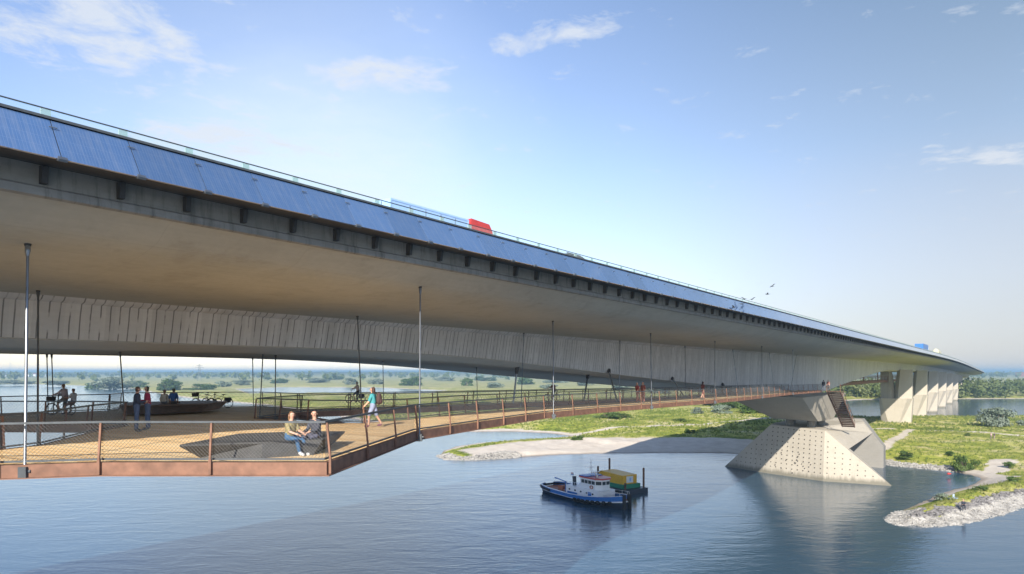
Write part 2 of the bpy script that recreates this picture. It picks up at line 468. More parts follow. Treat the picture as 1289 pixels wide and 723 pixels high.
W = bpy.data.worlds.new("World"); S.world = W; W.use_nodes = True
nt = W.node_tree; bg = nt.nodes["Background"]
sky = nt.nodes.new("ShaderNodeTexSky"); sky.sky_type = 'NISHITA'; sky.sun_disc = False
sky.sun_elevation = SUN_EL; sky.sun_rotation = math.atan2(SH.x, SH.y)
sky.air_density = 1.0; sky.dust_density = 0.12; sky.ozone_density = 1.2
tc = nt.nodes.new("ShaderNodeTexCoord")
sx = nt.nodes.new("ShaderNodeSeparateXYZ"); nt.links.new(tc.outputs["Generated"], sx.inputs[0])
zz = math_(nt, 'MAXIMUM', sx.outputs[2], 0.03)
px_ = math_(nt, 'DIVIDE', sx.outputs[0], zz); py_ = math_(nt, 'DIVIDE', sx.outputs[1], zz)
cb = nt.nodes.new("ShaderNodeCombineXYZ"); nt.links.new(px_, cb.inputs[0]); nt.links.new(py_, cb.inputs[1])
# broken small clouds in a few patches of the cloud layer
def cloud_patch(cx, cy, rx, ry, rot):
    m = N(nt, "ShaderNodeMapping", vector_type='TEXTURE'); m.inputs["Location"].default_value = (cx, cy, 0); m.inputs["Rotation"].default_value = (0, 0, R(rot)); m.inputs["Scale"].default_value = (rx, ry, 1)
    nt.links.new(cb.outputs[0], m.inputs["Vector"])
    ln = N(nt, "ShaderNodeVectorMath", operation='LENGTH'); nt.links.new(m.outputs[0], ln.inputs[0])
    return math_(nt, 'SUBTRACT', 1.0, ln.outputs["Value"], True)
pa = cloud_patch(-1.22, 1.98, 0.55, 0.50, 0)
for args in ((-0.45, 2.26, 0.45, 0.22, -20), (0.15, 1.98, 0.42, 0.13, -24), (-0.75, 1.72, 0.35, 0.15, 0), (2.3, 3.1, 0.6, 0.22, 10), (-1.3, 2.9, 0.7, 0.5, 0)):
    pa = math_(nt, 'MAXIMUM', pa, cloud_patch(*args))
c1 = noise_node(nt, cb.outputs[0], 5.2, 9, 0.66, 0.3)
f = math_(nt, 'ADD', math_(nt, 'MULTIPLY', c1.outputs["Fac"], 1.15), math_(nt, 'MULTIPLY', pa, 0.34))
wisp = ramp(nt, f, [(0.69, gray(0)), (0.79, gray(0.4)), (0.93, gray(0.95))]).outputs["Color"]
# a bright bank of thin high cloud low in the sky ahead and to the left
cdir = N(nt, "ShaderNodeVectorMath", operation='DOT_PRODUCT'); nt.links.new(tc.outputs["Generated"], cdir.inputs[0])
a0 = V((-0.29, 1.0, 0.20)).normalized(); cdir.inputs[1].default_value = a0
veil = ramp(nt, cdir.outputs["Value"], [(0.86, gray(0)), (0.925, gray(0.03)), (0.965, gray(0.22)), (1.0, gray(0.8))]).outputs["Color"]
vn = math_(nt, 'MULTIPLY', veil, math_(nt, 'ADD', 0.72, math_(nt, 'MULTIPLY', c1.outputs["Fac"], 0.5)), True)
skc = mixc(nt, 1.0, sky.outputs[0], (0.96, 0.90, 0.97), 'MULTIPLY')
col = mixc(nt, vn, skc, (3.5, 3.9, 4.2))
# an even sheet of thin cloud dulls the sky to the right
rd = N(nt, "ShaderNodeVectorMath", operation='DOT_PRODUCT'); nt.links.new(tc.outputs["Generated"], rd.inputs[0]); rd.inputs[1].default_value = V((0.95, 0.8, 0.38)).normalized()
sheet = ramp(nt, rd.outputs["Value"], [(0.60, gray(0)), (0.80, gray(0.38)), (0.97, gray(0.85))]).outputs["Color"]
sheetc = ramp(nt, sx.outputs[2], [(0.0, (3.0, 2.95, 2.9)), (0.12, (2.6, 2.85, 3.2)), (0.30, (1.45, 1.95, 2.6)), (0.50, (0.72, 1.12, 1.62))]).outputs["Color"]
col = mixc(nt, sheet, col, sheetc)
col = mixc(nt, math_(nt, 'MULTIPLY', wisp, 0.85), col, (3.1, 3.3, 3.6))
low = ramp(nt, sx.outputs[2], [(0.0, gray(0.75)), (0.10, gray(0.45)), (0.28, gray(0))]).outputs["Color"]
far_r = ramp(nt, cdir.outputs["Value"], [(0.80, gray(1.0)), (0.985, gray(0.25))]).outputs["Color"]
col = mixc(nt, math_(nt, 'MULTIPLY', low, far_r), col, (2.15, 2.2, 2.3))
nt.links.new(col, bg.inputs["Color"]); bg.inputs["Strength"].default_value = 0.095

S.view_settings.view_transform = 'Standard'; S.view_settings.look = 'None'
S.view_settings.exposure = 1.42; S.view_settings.gamma = 1.0
S.view_settings.use_curve_mapping = False
S.cycles.max_bounces = 8; S.cycles.diffuse_bounces = 4; S.cycles.glossy_bounces = 4
S.cycles.transparent_max_bounces = 12; S.cycles.volume_bounces = 0
S.cycles.sample_clamp_indirect = 3.0; S.cycles.blur_glossy = 0.8
S.cycles.use_denoising = True
S.cycles.use_adaptive_sampling = True

# ------------------------------------------------------------------ ground: one sheet with the river bed in it
def W0(px, py): p = at(px, py, 0.0); return (p.x, p.y)
main_px = [(594, 544), (640, 543.3), (690, 545.6), (718, 549.5), (690, 551.5), (640, 554.5), (600, 558), (575, 562), (558, 568), (551, 575),
           (562, 579), (600, 579.5), (640, 577), (690, 573), (740, 571.5), (800, 571), (860, 570.5), (915, 571), (950, 573), (1000, 575),
           (1060, 579), (1100, 583), (1128, 587), (1160, 590), (1190, 593), (1222, 598), (1236, 603), (1222, 611), (1192, 619), (1170, 628),
           (1152, 636), (1128, 646), (1117, 654), (1130, 660.5), (1165, 663), (1205, 660.5), (1250, 650), (1289, 636.5), (1400, 613), (1700, 585)]
main = [W0(*p) for p in main_px] + [(900, 150), (4000, 300), (30000, 2000), (30000, 30000), (-30000, 30000), (-30000, 3000), (-2600, 1500)]
main += [W0(-200, 484), W0(40, 484), W0(150, 487), W0(190, 494), W0(240, 502), W0(330, 510), W0(400, 520), W0(480, 534)]
lakes = [[W0(*p) for p in ((1046, 506), (1090, 503.2), (1180, 502.6), (1289, 502.2), (1500, 502.2), (1900, 508), (1900, 523), (1500, 525), (1289, 524.5), (1180, 525.5), (1090, 526), (1046, 519))],
         [W0(*p) for p in ((300, 490), (360, 487.6), (470, 488), (560, 492), (520, 497), (400, 496), (320, 497))]]
paths = [[W0(*p) for p in ((600, 548), (700, 549.5), (790, 545), (870, 541.5), (960, 533), (1010, 530))],
         [W0(*p) for p in ((1085, 549), (1150, 548.5), (1220, 551.5), (1289, 556), (1400, 560))],
         [W0(*p) for p in ((1112, 574), (1125, 562), (1148, 549))],
         [W0(*p) for p in ((890, 524), (960, 521), (1000, 519))]]
def poly_sd(P, poly):
    """signed distance (positive inside)"""
    x, y = P[:, 0], P[:, 1]
    d2 = np.full(len(P), 1e18); ins = np.zeros(len(P), bool)
    n = len(poly)
    for i in range(n):
        ax, ay = poly[i]; bx, by = poly[(i + 1) % n]
        ex, ey = bx - ax, by - ay
        t = np.clip(((x - ax) * ex + (y - ay) * ey) / (ex * ex + ey * ey + 1e-12), 0, 1)
        d2 = np.minimum(d2, (x - ax - t * ex) ** 2 + (y - ay - t * ey) ** 2)
        c = (ay > y) != (by > y)
        ins ^= c & (x < ex * (y - ay) / (ey if abs(ey) > 1e-12 else 1e-12) + ax)
    d = np.sqrt(d2)
    return np.where(ins, d, -d)
def line_d(P, pts):
    x, y = P[:, 0], P[:, 1]; d2 = np.full(len(P), 1e18)
    for (ax, ay), (bx, by) in zip(pts[:-1], pts[1:]):
        ex, ey = bx - ax, by - ay
        t = np.clip(((x - ax) * ex + (y - ay) * ey) / (ex * ex + ey * ey), 0, 1)
        d2 = np.minimum(d2, (x - ax - t * ex) ** 2 + (y - ay - t * ey) ** 2)
    return np.sqrt(d2)
rng = np.random.default_rng(5)
def wave(P, wl, seed, octs=4):
    """smooth noise from summed sines, about -1..1"""
    r = np.random.default_rng(seed); out = np.zeros(len(P)); amp, tot = 1.0, 0.0
    for o in range(octs):
        for k in range(4):
            a = r.uniform(0, 2 * math.pi); ph = r.uniform(0, 6.28); w = wl * r.uniform(0.7, 1.4)
            out += amp * np.sin((P[:, 0] * math.cos(a) + P[:, 1] * math.sin(a)) * 2 * math.pi / w + ph + 1.3 * np.sin(P[:, 1] * 2 * math.pi / (w * 1.7) + ph * 2))
        tot += amp * 2.2; wl *= 0.47; amp *= 0.6
    return out / tot
def sstep(a, b, x):
    t = np.clip((x - a) / (b - a), 0, 1); return t * t * (3 - 2 * t)
# stone revetments round the two spits
stone_lines = [[W0(*p) for p in ((551, 575), (562, 580), (600, 580), (640, 575))],
               [W0(*p) for p in ((1126, 647), (1116, 654), (1130, 661), (1165, 663.5), (1205, 661), (1250, 650), (1289, 637), (1400, 613), (1700, 585))],
               [W0(*p) for p in ((1085, 580), (1128, 586), (1165, 590), (1195, 592))]]
sand_lines = [[W0(*p) for p in ((655, 574), (690, 570), (740, 567), (800, 566), (860, 566), (920, 567))],
              [W0(*p) for p in ((1195, 594), (1222, 599), (1236, 604), (1222, 611))],
              [W0(*p) for p in ((594, 544), (640, 543), (690, 546), (720, 550), (690, 551))],
              [W0(*p) for p in ((1222, 606), (1265, 590))]]
def ground_info(P):
    fade = np.clip(P[:, 1] / 400, 0.25, 6)
    sd = poly_sd(P, main)
    for lk in lakes: sd = np.minimum(sd, -poly_sd(P, lk))
    sd = sd + wave(P, 9.0, 11, 4) * 1.1 * np.clip(fade, 0.3, 3)
    s0, s1, s2 = (line_d(P, l) for l in stone_lines)
    sand = np.zeros(len(P))
    for l, wd in zip(sand_lines, (17.0, 6.0, 5.0, 2.2)):
        dd = line_d(P, l) + wave(P, 14, 21) * 2.0
        sand = np.maximum(sand, 1 - sstep(wd * 0.55, wd, dd))
    sand = np.maximum(sand, np.where(np.minimum(s1, s0) < 9, 0.55, 0.75) * (1 - sstep(np.where(np.minimum(s1, s0) < 9, 0.4, 2.0), np.where(np.minimum(s1, s0) < 9, 1.4, 6.0), sd)))
    for l, wd in zip(paths, (1.6, 1.5, 1.2, 1.5)):
        dd = line_d(P, l) + wave(P, 11, 31) * 0.7
        sand = np.maximum(sand, 0.8 * (1 - sstep(wd * 0.5, wd * 1.6, dd)))
    stone = np.maximum(1 - sstep(2.4, 3.4, s0 + wave(P, 5, 41) * 0.6), 1 - sstep(2.2, 3.2, s1 + wave(P, 5, 42) * 0.7))
    stone = np.maximum(stone, 0.8 * (1 - sstep(2.0, 4.5, s2 + wave(P, 5, 43))))
    stone *= sstep(-1.5, -0.5, sd) * (1 - sstep(7, 9, sd))
    dark = np.clip((1 - sstep(3.2, 4.4, s1 + wave(P, 4, 44) * 0.7)) - (1 - sstep(2.0, 3.0, s1)), 0, 1) * sstep(1.5, 2.5, sd)
    h = np.where(sd < 0, np.maximum(-2.2, sd * 0.25), 0.0)
    up = 0.12 * np.minimum(sd, 3) + 1.5 * sstep(2, 22, sd) + 0.45 * sstep(4, 16, sd) * wave(P, 34, 51) + 0.12 * sstep(3, 8, sd) * wave(P, 7, 52)
    spit = 1 - sstep(8, 20, np.minimum(s0, s1))
    up = up * (1 - spit * 0.25) + spit * 0.55 * sstep(0.3, 3.5, sd)
    up += 0.9 * (1 - sstep(6, 14, s1)) * sstep(1.5, 6, sd) * 0.6
    h = np.where(sd >= 0, up, h)
    # wooded rise at the back and the far hills
    y = P[:, 1]
    wood = sstep(2400, 3000, y + 260 * wave(P, 1500, 61)) * (0.75 + 0.25 * sstep(-0.2, 0.3, wave(P, 700, 62)))
    h = h + wood * (13 + 4.0 * wave(P, 180, 63, 3)) * (sd > 20)
    h = h + sstep(5200, 8200, y) * np.clip(9 + 12 * wave(P * np.array([1.0, 0.25]), 5200, 64, 3), 1, 14)
    return sd, h, sand, stone, dark, wood
nr, nc = 640, 460
ys = 64 * (11000 / 64) ** (np.linspace(0, 1, nr)); tt = np.linspace(-1, 1, nc); xs = np.sign(tt) * (0.72 * np.abs(tt) + 1.0 * np.abs(tt) ** 3)
GY, GX = np.meshgrid(ys, xs, indexing="ij")
P = np.stack([(GX * (GY + 25)).ravel(), GY.ravel()], axis=1)
sd, gh, g_sand, g_stone, g_dark, g_wood = ground_info(P)
verts = np.column_stack([P, gh]).astype(np.float32)
i = np.arange(nr - 1)[:, None] * nc + np.arange(nc - 1)[None, :]
quads = np.stack([i, i + 1, i + nc + 1, i + nc], axis=-1).reshape(-1, 4)
me = bpy.data.meshes.new("ground")
me.vertices.add(len(verts)); me.vertices.foreach_set("co", verts.ravel())
me.loops.add(quads.size); me.loops.foreach_set("vertex_index", quads.ravel().astype(np.int32))
me.polygons.add(len(quads)); me.polygons.foreach_set("loop_start", np.arange(0, quads.size, 4, dtype=np.int32))
me.polygons.foreach_set("use_smooth", np.ones(len(quads), bool))
me.update(calc_edges=True)
at_ = me.color_attributes.new("cover", 'FLOAT_COLOR', 'POINT')
cv = np.column_stack([g_sand, g_stone, g_dark, g_wood]).astype(np.float32)
at_.data.foreach_set("color", cv.ravel())
ground = bpy.data.objects.new("ground", me); COL.objects.link(ground); tag(ground, kind="structure")
from mathutils.bvhtree import BVHTree
def gz(x, y):
    s = ground_info(np.array([[x, y]], float)); return float(s[1][0])

def ground_mat():
    m, nt, b, out = nodes_of("meadow sand and stone")
    tc = nt.nodes.new("ShaderNodeTexCoord"); at = N(nt, "ShaderNodeAttribute"); at.attribute_name = "cover"
    sep = N(nt, "ShaderNodeSeparateColor"); nt.links.new(at.outputs["Color"], sep.inputs[0])
    ob = tc.outputs["Object"]
    n0 = noise_node(nt, ob, 0.012, 4, 0.6, 0.6); n1 = noise_node(nt, ob, 0.055, 5, 0.6, 0.8); n2 = noise_node(nt, ob, 0.4, 6, 0.65); n3 = noise_node(nt, ob, 2.2, 5, 0.7)
    f = math_(nt, 'ADD', math_(nt, 'MULTIPLY', n1.outputs["Fac"], 0.6), math_(nt, 'MULTIPLY', n2.outputs["Fac"], 0.4))
    g = ramp(nt, f, [(0.36, (0.08, 0.11, 0.02)), (0.43, (0.19, 0.235, 0.035)), (0.50, (0.35, 0.365, 0.065)), (0.55, (0.47, 0.43, 0.15)), (0.63, (0.58, 0.51, 0.30))]).outputs["Color"]
    fine = ramp(nt, n3.outputs["Fac"], [(0.3, gray(0.6)), (0.7, gray(1.3))]).outputs["Color"]
    g = mixc(nt, 1.0, g, fine, 'MULTIPLY')
    # farther meadow dries to straw
    geo = nt.nodes.new("ShaderNodeNewGeometry"); sy = N(nt, "ShaderNodeSeparateXYZ"); nt.links.new(geo.outputs["Position"], sy.inputs[0])
    mr = N(nt, "ShaderNodeMapRange"); mr.inputs[1].default_value = 260; mr.inputs[2].default_value = 800; nt.links.new(sy.outputs[1], mr.inputs[0])
    dry = math_(nt, 'MULTIPLY', mr.outputs[0], math_(nt, 'ADD', 0.25, math_(nt, 'MULTIPLY', n0.outputs["Fac"], 0.9)), True)
    g = mixc(nt, math_(nt, 'MULTIPLY', dry, 0.8), g, (0.36, 0.33, 0.18))
    s = ramp(nt, n2.outputs["Fac"], [(0.3, (0.52, 0.45, 0.37)), (0.7, (0.66, 0.59, 0.50))]).outputs["Color"]
    sm = math_(nt, 'ADD', sep.outputs[0], math_(nt, 'MULTIPLY', math_(nt, 'SUBTRACT', n3.outputs["Fac"], 0.5), 0.9))
    sf = ramp(nt, sm, [(0.35, gray(0)), (0.62, gray(1))]).outputs["Color"]
    c = mixc(nt, sf, g, s)
    vor = N(nt, "ShaderNodeTexVoronoi"); vor.inputs["Scale"].default_value = 1.6; nt.links.new(ob, vor.inputs["Vector"])
    st = ramp(nt, vor.outputs["Distance"], [(0.0, (0.52, 0.50, 0.46)), (0.35, (0.42, 0.40, 0.37)), (0.6, (0.13, 0.125, 0.12))]).outputs["Color"]
    c = mixc(nt, ramp(nt, sep.outputs[1], [(0.35, gray(0)), (0.6, gray(1))]).outputs["Color"], c, st)
    dk = ramp(nt, vor.outputs["Distance"], [(0.0, (0.19, 0.18, 0.17)), (0.6, (0.07, 0.068, 0.065))]).outputs["Color"]
    c = mixc(nt, ramp(nt, sep.outputs[2], [(0.3, gray(0)), (0.6, gray(1))]).outputs["Color"], c, dk)
    c = mixc(nt, at.outputs["Alpha"], c, mixc(nt, n1.outputs["Fac"], (0.035, 0.05, 0.025), (0.09, 0.105, 0.06)))
    # wet just above the waterline
    mr2 = N(nt, "ShaderNodeMapRange"); mr2.inputs[1].default_value = 0.0; mr2.inputs[2].default_value = 0.22; nt.links.new(sy.outputs[2], mr2.inputs[0])
    wet = mixc(nt, mr2.outputs[0], (0.5, 0.46, 0.43), (1, 1, 1))
    c = mixc(nt, 1.0, c, wet, 'MULTIPLY')
    nt.links.new(c, b.inputs["Base Color"]); b.inputs["Roughness"].default_value = 0.95; b.inputs["Specular IOR Level"].default_value = 0.1
    bp = N(nt, "ShaderNodeBump", Strength=0.6, Distance=0.35)
    nt.links.new(math_(nt, 'ADD', n3.outputs["Fac"], math_(nt, 'MULTIPLY', n2.outputs["Fac"], 1.5)), bp.inputs["Height"]); nt.links.new(bp.outputs["Normal"], b.inputs["Normal"])
    return m
me.materials.append(ground_mat())

# ------------------------------------------------------------------ water
def water_mat():
    m, nt, b, out = nodes_of("river water")
    tc = nt.nodes.new("ShaderNodeTexCoord"); ob = tc.outputs["Object"]
    mp = N(nt, "ShaderNodeMapping"); mp.inputs["Rotation"].default_value = (0, 0, R(-20)); mp.inputs["Scale"].default_value = (0.55, 1.2, 1)
    nt.links.new(ob, mp.inputs["Vector"])
    w1 = noise_node(nt, mp.outputs["Vector"], 0.30, 4, 0.6, 0.6); w2 = noise_node(nt, mp.outputs["Vector"], 1.5, 4, 0.6, 0.4); w3 = noise_node(nt, ob, 0.02, 3, 0.5, 0.5)
    hgt = math_(nt, 'ADD', math_(nt, 'MULTIPLY', w1.outputs["Fac"], 0.55), math_(nt, 'MULTIPLY', w2.outputs["Fac"], 0.16))
    calm = ramp(nt, w3.outputs["Fac"], [(0.35, gray(0.42)), (0.65, gray(0.85))]).outputs["Color"]
    bp = N(nt, "ShaderNodeBump", Distance=0.28); nt.links.new(calm, bp.inputs["Strength"])
    nt.links.new(hgt, bp.inputs["Height"]); nt.links.new(bp.outputs["Normal"], b.inputs["Normal"])
    c = mixc(nt, w3.outputs["Fac"], (0.024, 0.068, 0.115), (0.04, 0.082, 0.12))
    nt.links.new(c, b.inputs["Base Color"])
    b.inputs["Roughness"].default_value = 0.13; b.inputs["IOR"].default_value = 1.55
    return m
mb = MB()
mb.add([(-14000, -1500, 0), (14000, -1500, 0), (14000, 12500, 0), (-14000, 12500, 0)], [(0, 1, 2, 3)])
water = mb.build("water", water_mat()); tag(water, kind="structure")

# ------------------------------------------------------------------ the air
def haze():
    m = bpy.data.materials.new("haze"); m.use_nodes = True; nt = m.node_tree
    nt.nodes.remove(nt.nodes["Principled BSDF"])
    pv = nt.nodes.new("ShaderNodeVolumePrincipled")
    pv.inputs["Color"].default_value = (0.50, 0.78, 1.0, 1); pv.inputs["Density"].default_value = HAZE; pv.inputs["Anisotropy"].default_value = 0.25
    nt.links.new(pv.outputs[0], nt.nodes["Material Output"].inputs["Volume"])
    mb = MB(); mb.box((0, 5500, 17), (29000, 14200, 41)); o = mb.build("haze", m); o["kind"] = "stuff"
HAZE = 0.00032
haze()
# ------------------------------------------------------------------ the road bridge
def hbox(t):
    """underside edge of the web over the eye: level at midspan, deep over the pier, level beyond"""
    Y = 18.5 + 0.803 * t
    a = [(-200, 1.31), (38, 1.31), (44, 1.2), (50, 0.93), (57, 0.42), (68, -0.40), (82, -1.40), (92, -2.05), (105, -2.95), (118, -3.9), (126, -4.4), (136, -4.4),
         (144, -3.9), (157, -2.95), (170, -2.05), (180, -1.4), (194, -0.45), (205, 0.15), (216, 0.5), (3000, 0.5)]
    for (x0, y0), (x1, y1) in zip(a[:-1], a[1:]):
        if x0 <= Y < x1: return y0 + (y1 - y0) * (Y - x0) / (x1 - x0)
    return 0.5
SOFF = [(19.3, 4.32), (19.6, 4.24), (20.2, 3.82), (21.2, 3.55), (22.6, 3.36), (24.5, 3.2), (27.5, 3.08), (30.3, 3.0)]
def soffit_h(D):
    for (x0, y0), (x1, y1) in zip(SOFF[:-1], SOFF[1:]):
        if x0 <= D <= x1: return y0 + (y1 - y0) * (D - x0) / (x1 - x0)
    return 3.0
bridge = empty("road_bridge", B(37, 135, -20, False), 0, "long concrete motorway bridge with blue solar panels along its edge", "bridge")
ts = [-110 + 4 * k for k in range(0, 90)] + [250 + 12 * k for k in range(0, 110)]
MIR = 75.0     # the section is symmetric about D = 37.5
def strip(name, prof, mat, t_list=ts, smooth=30):
    mb = MB(); mb.uv = []; n = None
    for t in t_list:
        pr = prof(t); n = len(pr); s = 0
        for k, (D, h) in enumerate(pr):
            if k: s += math.hypot(D - pr[k - 1][0], h - pr[k - 1][1])
            mb.v.append(tuple(B(D, t, h))); mb.uv.append((t, s))
    for i in range(len(t_list) - 1):
        for k in range(n - 1):
            mb.f.append([i * n + k, (i + 1) * n + k, (i + 1) * n + k + 1, i * n + k + 1]); mb.mi.append(0)
    return mb.build(name, mat, bridge, True, smooth, fix=False)
def both(p): return p
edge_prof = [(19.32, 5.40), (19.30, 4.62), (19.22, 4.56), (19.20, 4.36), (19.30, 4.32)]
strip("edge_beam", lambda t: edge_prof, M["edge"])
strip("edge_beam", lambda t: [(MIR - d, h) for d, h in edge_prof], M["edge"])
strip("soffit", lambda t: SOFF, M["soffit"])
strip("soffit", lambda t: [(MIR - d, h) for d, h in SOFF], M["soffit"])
web_prof = lambda t: [(30.3, 3.0), (30.45, 2.86), (30.72, 2.78), (31.05, hbox(t) + 0.02)]
strip("web", web_prof, M["web"])
strip("web", lambda t: [(MIR - d, h) for d, h in web_prof(t)], M["web"])
fil = lambda t: [(31.05, hbox(t) + 0.02), (30.98, hbox(t) - 0.03), (31.75, hbox(t) - 0.32), (32.0, hbox(t) - 0.36)]
strip("fillet", fil, M["pale"])
strip("fillet", lambda t: [(MIR - d, h) for d, h in fil(t)], M["pale"])
strip("box_underside", lambda t: [(32.0, hbox(t) - 0.36), (43.0, hbox(t) - 0.36)], M["pale"])
strip("roadway", lambda t: [(19.32, 5.40), (19.9, 5.40), (19.92, 5.30), (55.08, 5.30), (55.1, 5.40), (55.68, 5.40)], M["asphalt"])
mb = MB(); mb.add([B(19.32, -110, 5.4), B(19.3, -110, 4.32), B(30.3, -110, 3), B(31, -110, 1.3), B(44, -110, 1.3), B(44.7, -110, 3), B(55.7, -110, 4.32), B(55.68, -110, 5.4)], [tuple(range(8))])
mb.build("end_face", M["pale"], bridge, True)
# barrier wall behind the panels, and its cap
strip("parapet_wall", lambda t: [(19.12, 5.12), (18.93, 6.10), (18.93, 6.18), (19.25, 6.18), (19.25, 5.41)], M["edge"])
strip("cap_rail", lambda t: [(18.76, 6.17), (18.76, 6.235), (19.0, 6.235), (19.0, 6.17)], M["darksteel"])
strip("panel_shade_strip", lambda t: [(18.16, 5.075), (18.30, 5.10), (19.28, 5.13)], M["bracket"])  # added dark strip, painting in the black shade beneath the panels
strip("handrail", lambda t: [(19.14, 6.525), (19.14, 6.545), (19.19, 6.545), (19.19, 6.525), (19.14, 6.525)], M["darksteel"])
strip("parapet_wall", lambda t: [(MIR - 19.3, 5.41), (MIR - 19.3, 6.2), (MIR - 19.0, 6.2), (MIR - 19.0, 5.0)], M["edge"])
# individual panels and their fittings for the first hundred bays, the rest of each row as one part
P0, DP, NPAN = 0.97 - 1.8 * 2, 1.8, 100
def panel_mb(mb, t0, t1, n=1, uv=True):
    """glass panel leaning out at the bottom"""
    base = len(mb.v)
    dD = (18.80, 6.15); dB = (18.05, 5.05)
    for (D, h, vv) in ((dD[0], dD[1], 1), (dB[0], dB[1], 0)):
        for t, u in ((t0 + 0.012, 0), (t1 - 0.012, 1)):
            mb.v.append(tuple(B(D, t, h))); mb.uv.append((u * n, vv))
    for (D, h, vv) in ((dD[0] + 0.05, dD[1] + 0.0, 1), (dB[0] + 0.05, dB[1] - 0.015, 0)):
        for t, u in ((t0 + 0.012, 0), (t1 - 0.012, 1)):
            mb.v.append(tuple(B(D, t, h))); mb.uv.append((u * n, vv))
    for f in ((0, 2, 3, 1), (4, 5, 7, 6), (0, 1, 5, 4), (2, 6, 7, 3), (0, 4, 6, 2), (1, 3, 7, 5)):
        mb.f.append([base + i for i in f]); mb.mi.append(0)
def bracket_mb(mb, t):
    for s in (-0.07,):
        poly = [B(19.30, t + s, 4.66), B(19.30, t + s, 5.10), B(19.06, t + s, 5.08), B(19.12, t + s, 4.66)]
        mb.prism(poly, V((TX, TY, 0)) * 0.14)
def clip_mb(mb, t):
    mb.prism([B(18.16, t - 0.10, 5.02), B(18.00, t - 0.10, 4.98), B(17.97, t - 0.10, 5.03), B(18.02, t - 0.10, 5.10)], V((TX, TY, 0)) * 0.2)
    mb.beam(B(18.60, t - 0.09, 5.93), B(18.60, t + 0.09, 5.93), 0.03, 0.02)
def post_mb(mb, t):
    mb.beam(B(19.09, t - 0.11, 6.345), B(19.09, t + 0.11, 6.345), 0.05, 0.27)
def pane_mb(mb, t0, t1):
    mb.add([B(19.165, t0 + 0.02, 6.18), B(19.165, t1 - 0.02, 6.18), B(19.165, t1 - 0.02, 6.524), B(19.165, t0 + 0.02, 6.524)], [(0, 1, 2, 3)])
def row(name, fn, mat, uv=False):
    mb = MB(); mb.uv = [] if uv else None
    fn(mb, P0); o = mb.build(name, mat, bridge, True)
    for k in range(1, NPAN):
        c = o.copy(); COL.objects.link(c); c.parent = bridge; c.matrix_parent_inverse = o.matrix_parent_inverse
        c.location = V((TX, TY, 0)) * (DP * k)
    mb = MB(); mb.uv = [] if uv else None
    for t in [P0 - DP * k for k in range(1, 50)] + [P0 + DP * k for k in range(NPAN, 560)]: fn(mb, t)
    o = mb.build(name, mat, bridge, True, fix=not uv); o["kind"] = "stuff"
row("solar_panel", lambda mb, t: panel_mb(mb, t, t + DP), M["solar"], True)
row("panel_bracket", bracket_mb, M["bracket"])
row("panel_clip", clip_mb, M["steel"])
row("glass_block", post_mb, M["glassblock"])
row("glass_pane", lambda mb, t: pane_mb(mb, t, t + DP), M["glass"])

# ------------------------------------------------------------------ river pier
pier = empty("river_pier", B(32, 138, -20, False), 0, "big faceted concrete pier standing in the water, its front dotted with dark holes", "bridge pier")
def PB(D, t, z): return B(D, t, z - 20, False)
f_b = [(47.9, 140.0), (37.9, 135.3), (27.0, 131.5), (16.2, 133.3)]
mb = MB()
zb = -1.5
def down(p, q, z=zb, zt=9.5):   # carry an edge from top p to foot q below the water
    k = (zt - z) / zt
    return (p[0] + (q[0] - p[0]) * k, p[1] + (q[1] - p[1]) * k)
topF = [(37.7, 137.0), (26.9, 132.6)]; topR = [(28.2, 139.2), (38.2, 143.0)]
tips = [(47.9, 140.0), (16.2, 133.3)]; rear_b = [(27.6, 138.2), (38.4, 142.5)]
v = [PB(*topF[0], 9.5), PB(*topF[1], 9.2), PB(*topR[0], 9.4), PB(*topR[1], 9.6)]
tl = down(topF[0], tips[0]); tr = down(topF[1], tips[1]); b1 = down(topF[0], f_b[1]); b2 = down(topF[1], f_b[2])
v += [PB(*tl, zb), PB(*b1, zb), PB(*b2, zb), PB(*tr, zb), PB(*rear_b[0], zb), PB(*rear_b[1], zb)]
mb.add(v, [(0, 1, 2, 3), (0, 5, 6, 1), (0, 4, 5), (1, 6, 7), (2, 1, 7), (2, 7, 8), (3, 2, 8, 9), (3, 9, 4), (0, 3, 4), (4, 9, 8, 7, 6, 5)])
# dark holes in a grid, each a shallow round recess rim
def holes(pA, pB, pC, pD, nx, ny, keep=lambda u, w: True):
    nrm = (pB - pA).cross(pD - pA).normalized()
    if nrm.dot(V((0, 0, EYE)) - pA) < 0: nrm = -nrm
    ux = (pB - pA).normalized(); uz = nrm.cross(ux)
    for i in range(nx):
        for k in range(ny):
            u, w = (i + 0.5) / nx, (k + 0.6) / ny
            if not keep(u, w): continue
            p = pA.lerp(pB, u).lerp(pD.lerp(pC, u), w)
            r = 0.115
            ring = [p + ux * (r * math.cos(a)) + uz * (r * math.sin(a)) for a in [6.283 * q / 8 for q in range(8)]]
            mb.prism([q - nrm * 0.02 for q in ring], nrm * 0.028, m=1)
A, Bp, C_, D_ = PB(*f_b[1], 0), PB(*f_b[2], 0), PB(*topF[1], 9.2), PB(*topF[0], 9.5)
def lerp(a, b, k): return a + (b - a) * k
holes(lerp(A, D_, 0.10), lerp(Bp, C_, 0.10), lerp(Bp, C_, 0.985), lerp(A, D_, 0.985), 10, 10)
L0 = PB(*tips[0], 0)
holes(lerp(L0, D_, 0.10), lerp(A, D_, 0.10), lerp(A, D_, 0.93), lerp(L0, A, 0.10) + (D_ - A) * 0.83, 8, 8, lambda u, w: w < u - 0.05)
R0 = PB(*tips[1], 0)
holes(lerp(Bp, C_, 0.10), lerp(R0, C_, 0.10), lerp(R0, Bp, 0.10) + (C_ - Bp) * 0.83, lerp(Bp, C_, 0.93), 8, 8, lambda u, w: w < 0.93 - u)
rr = random.Random(3)
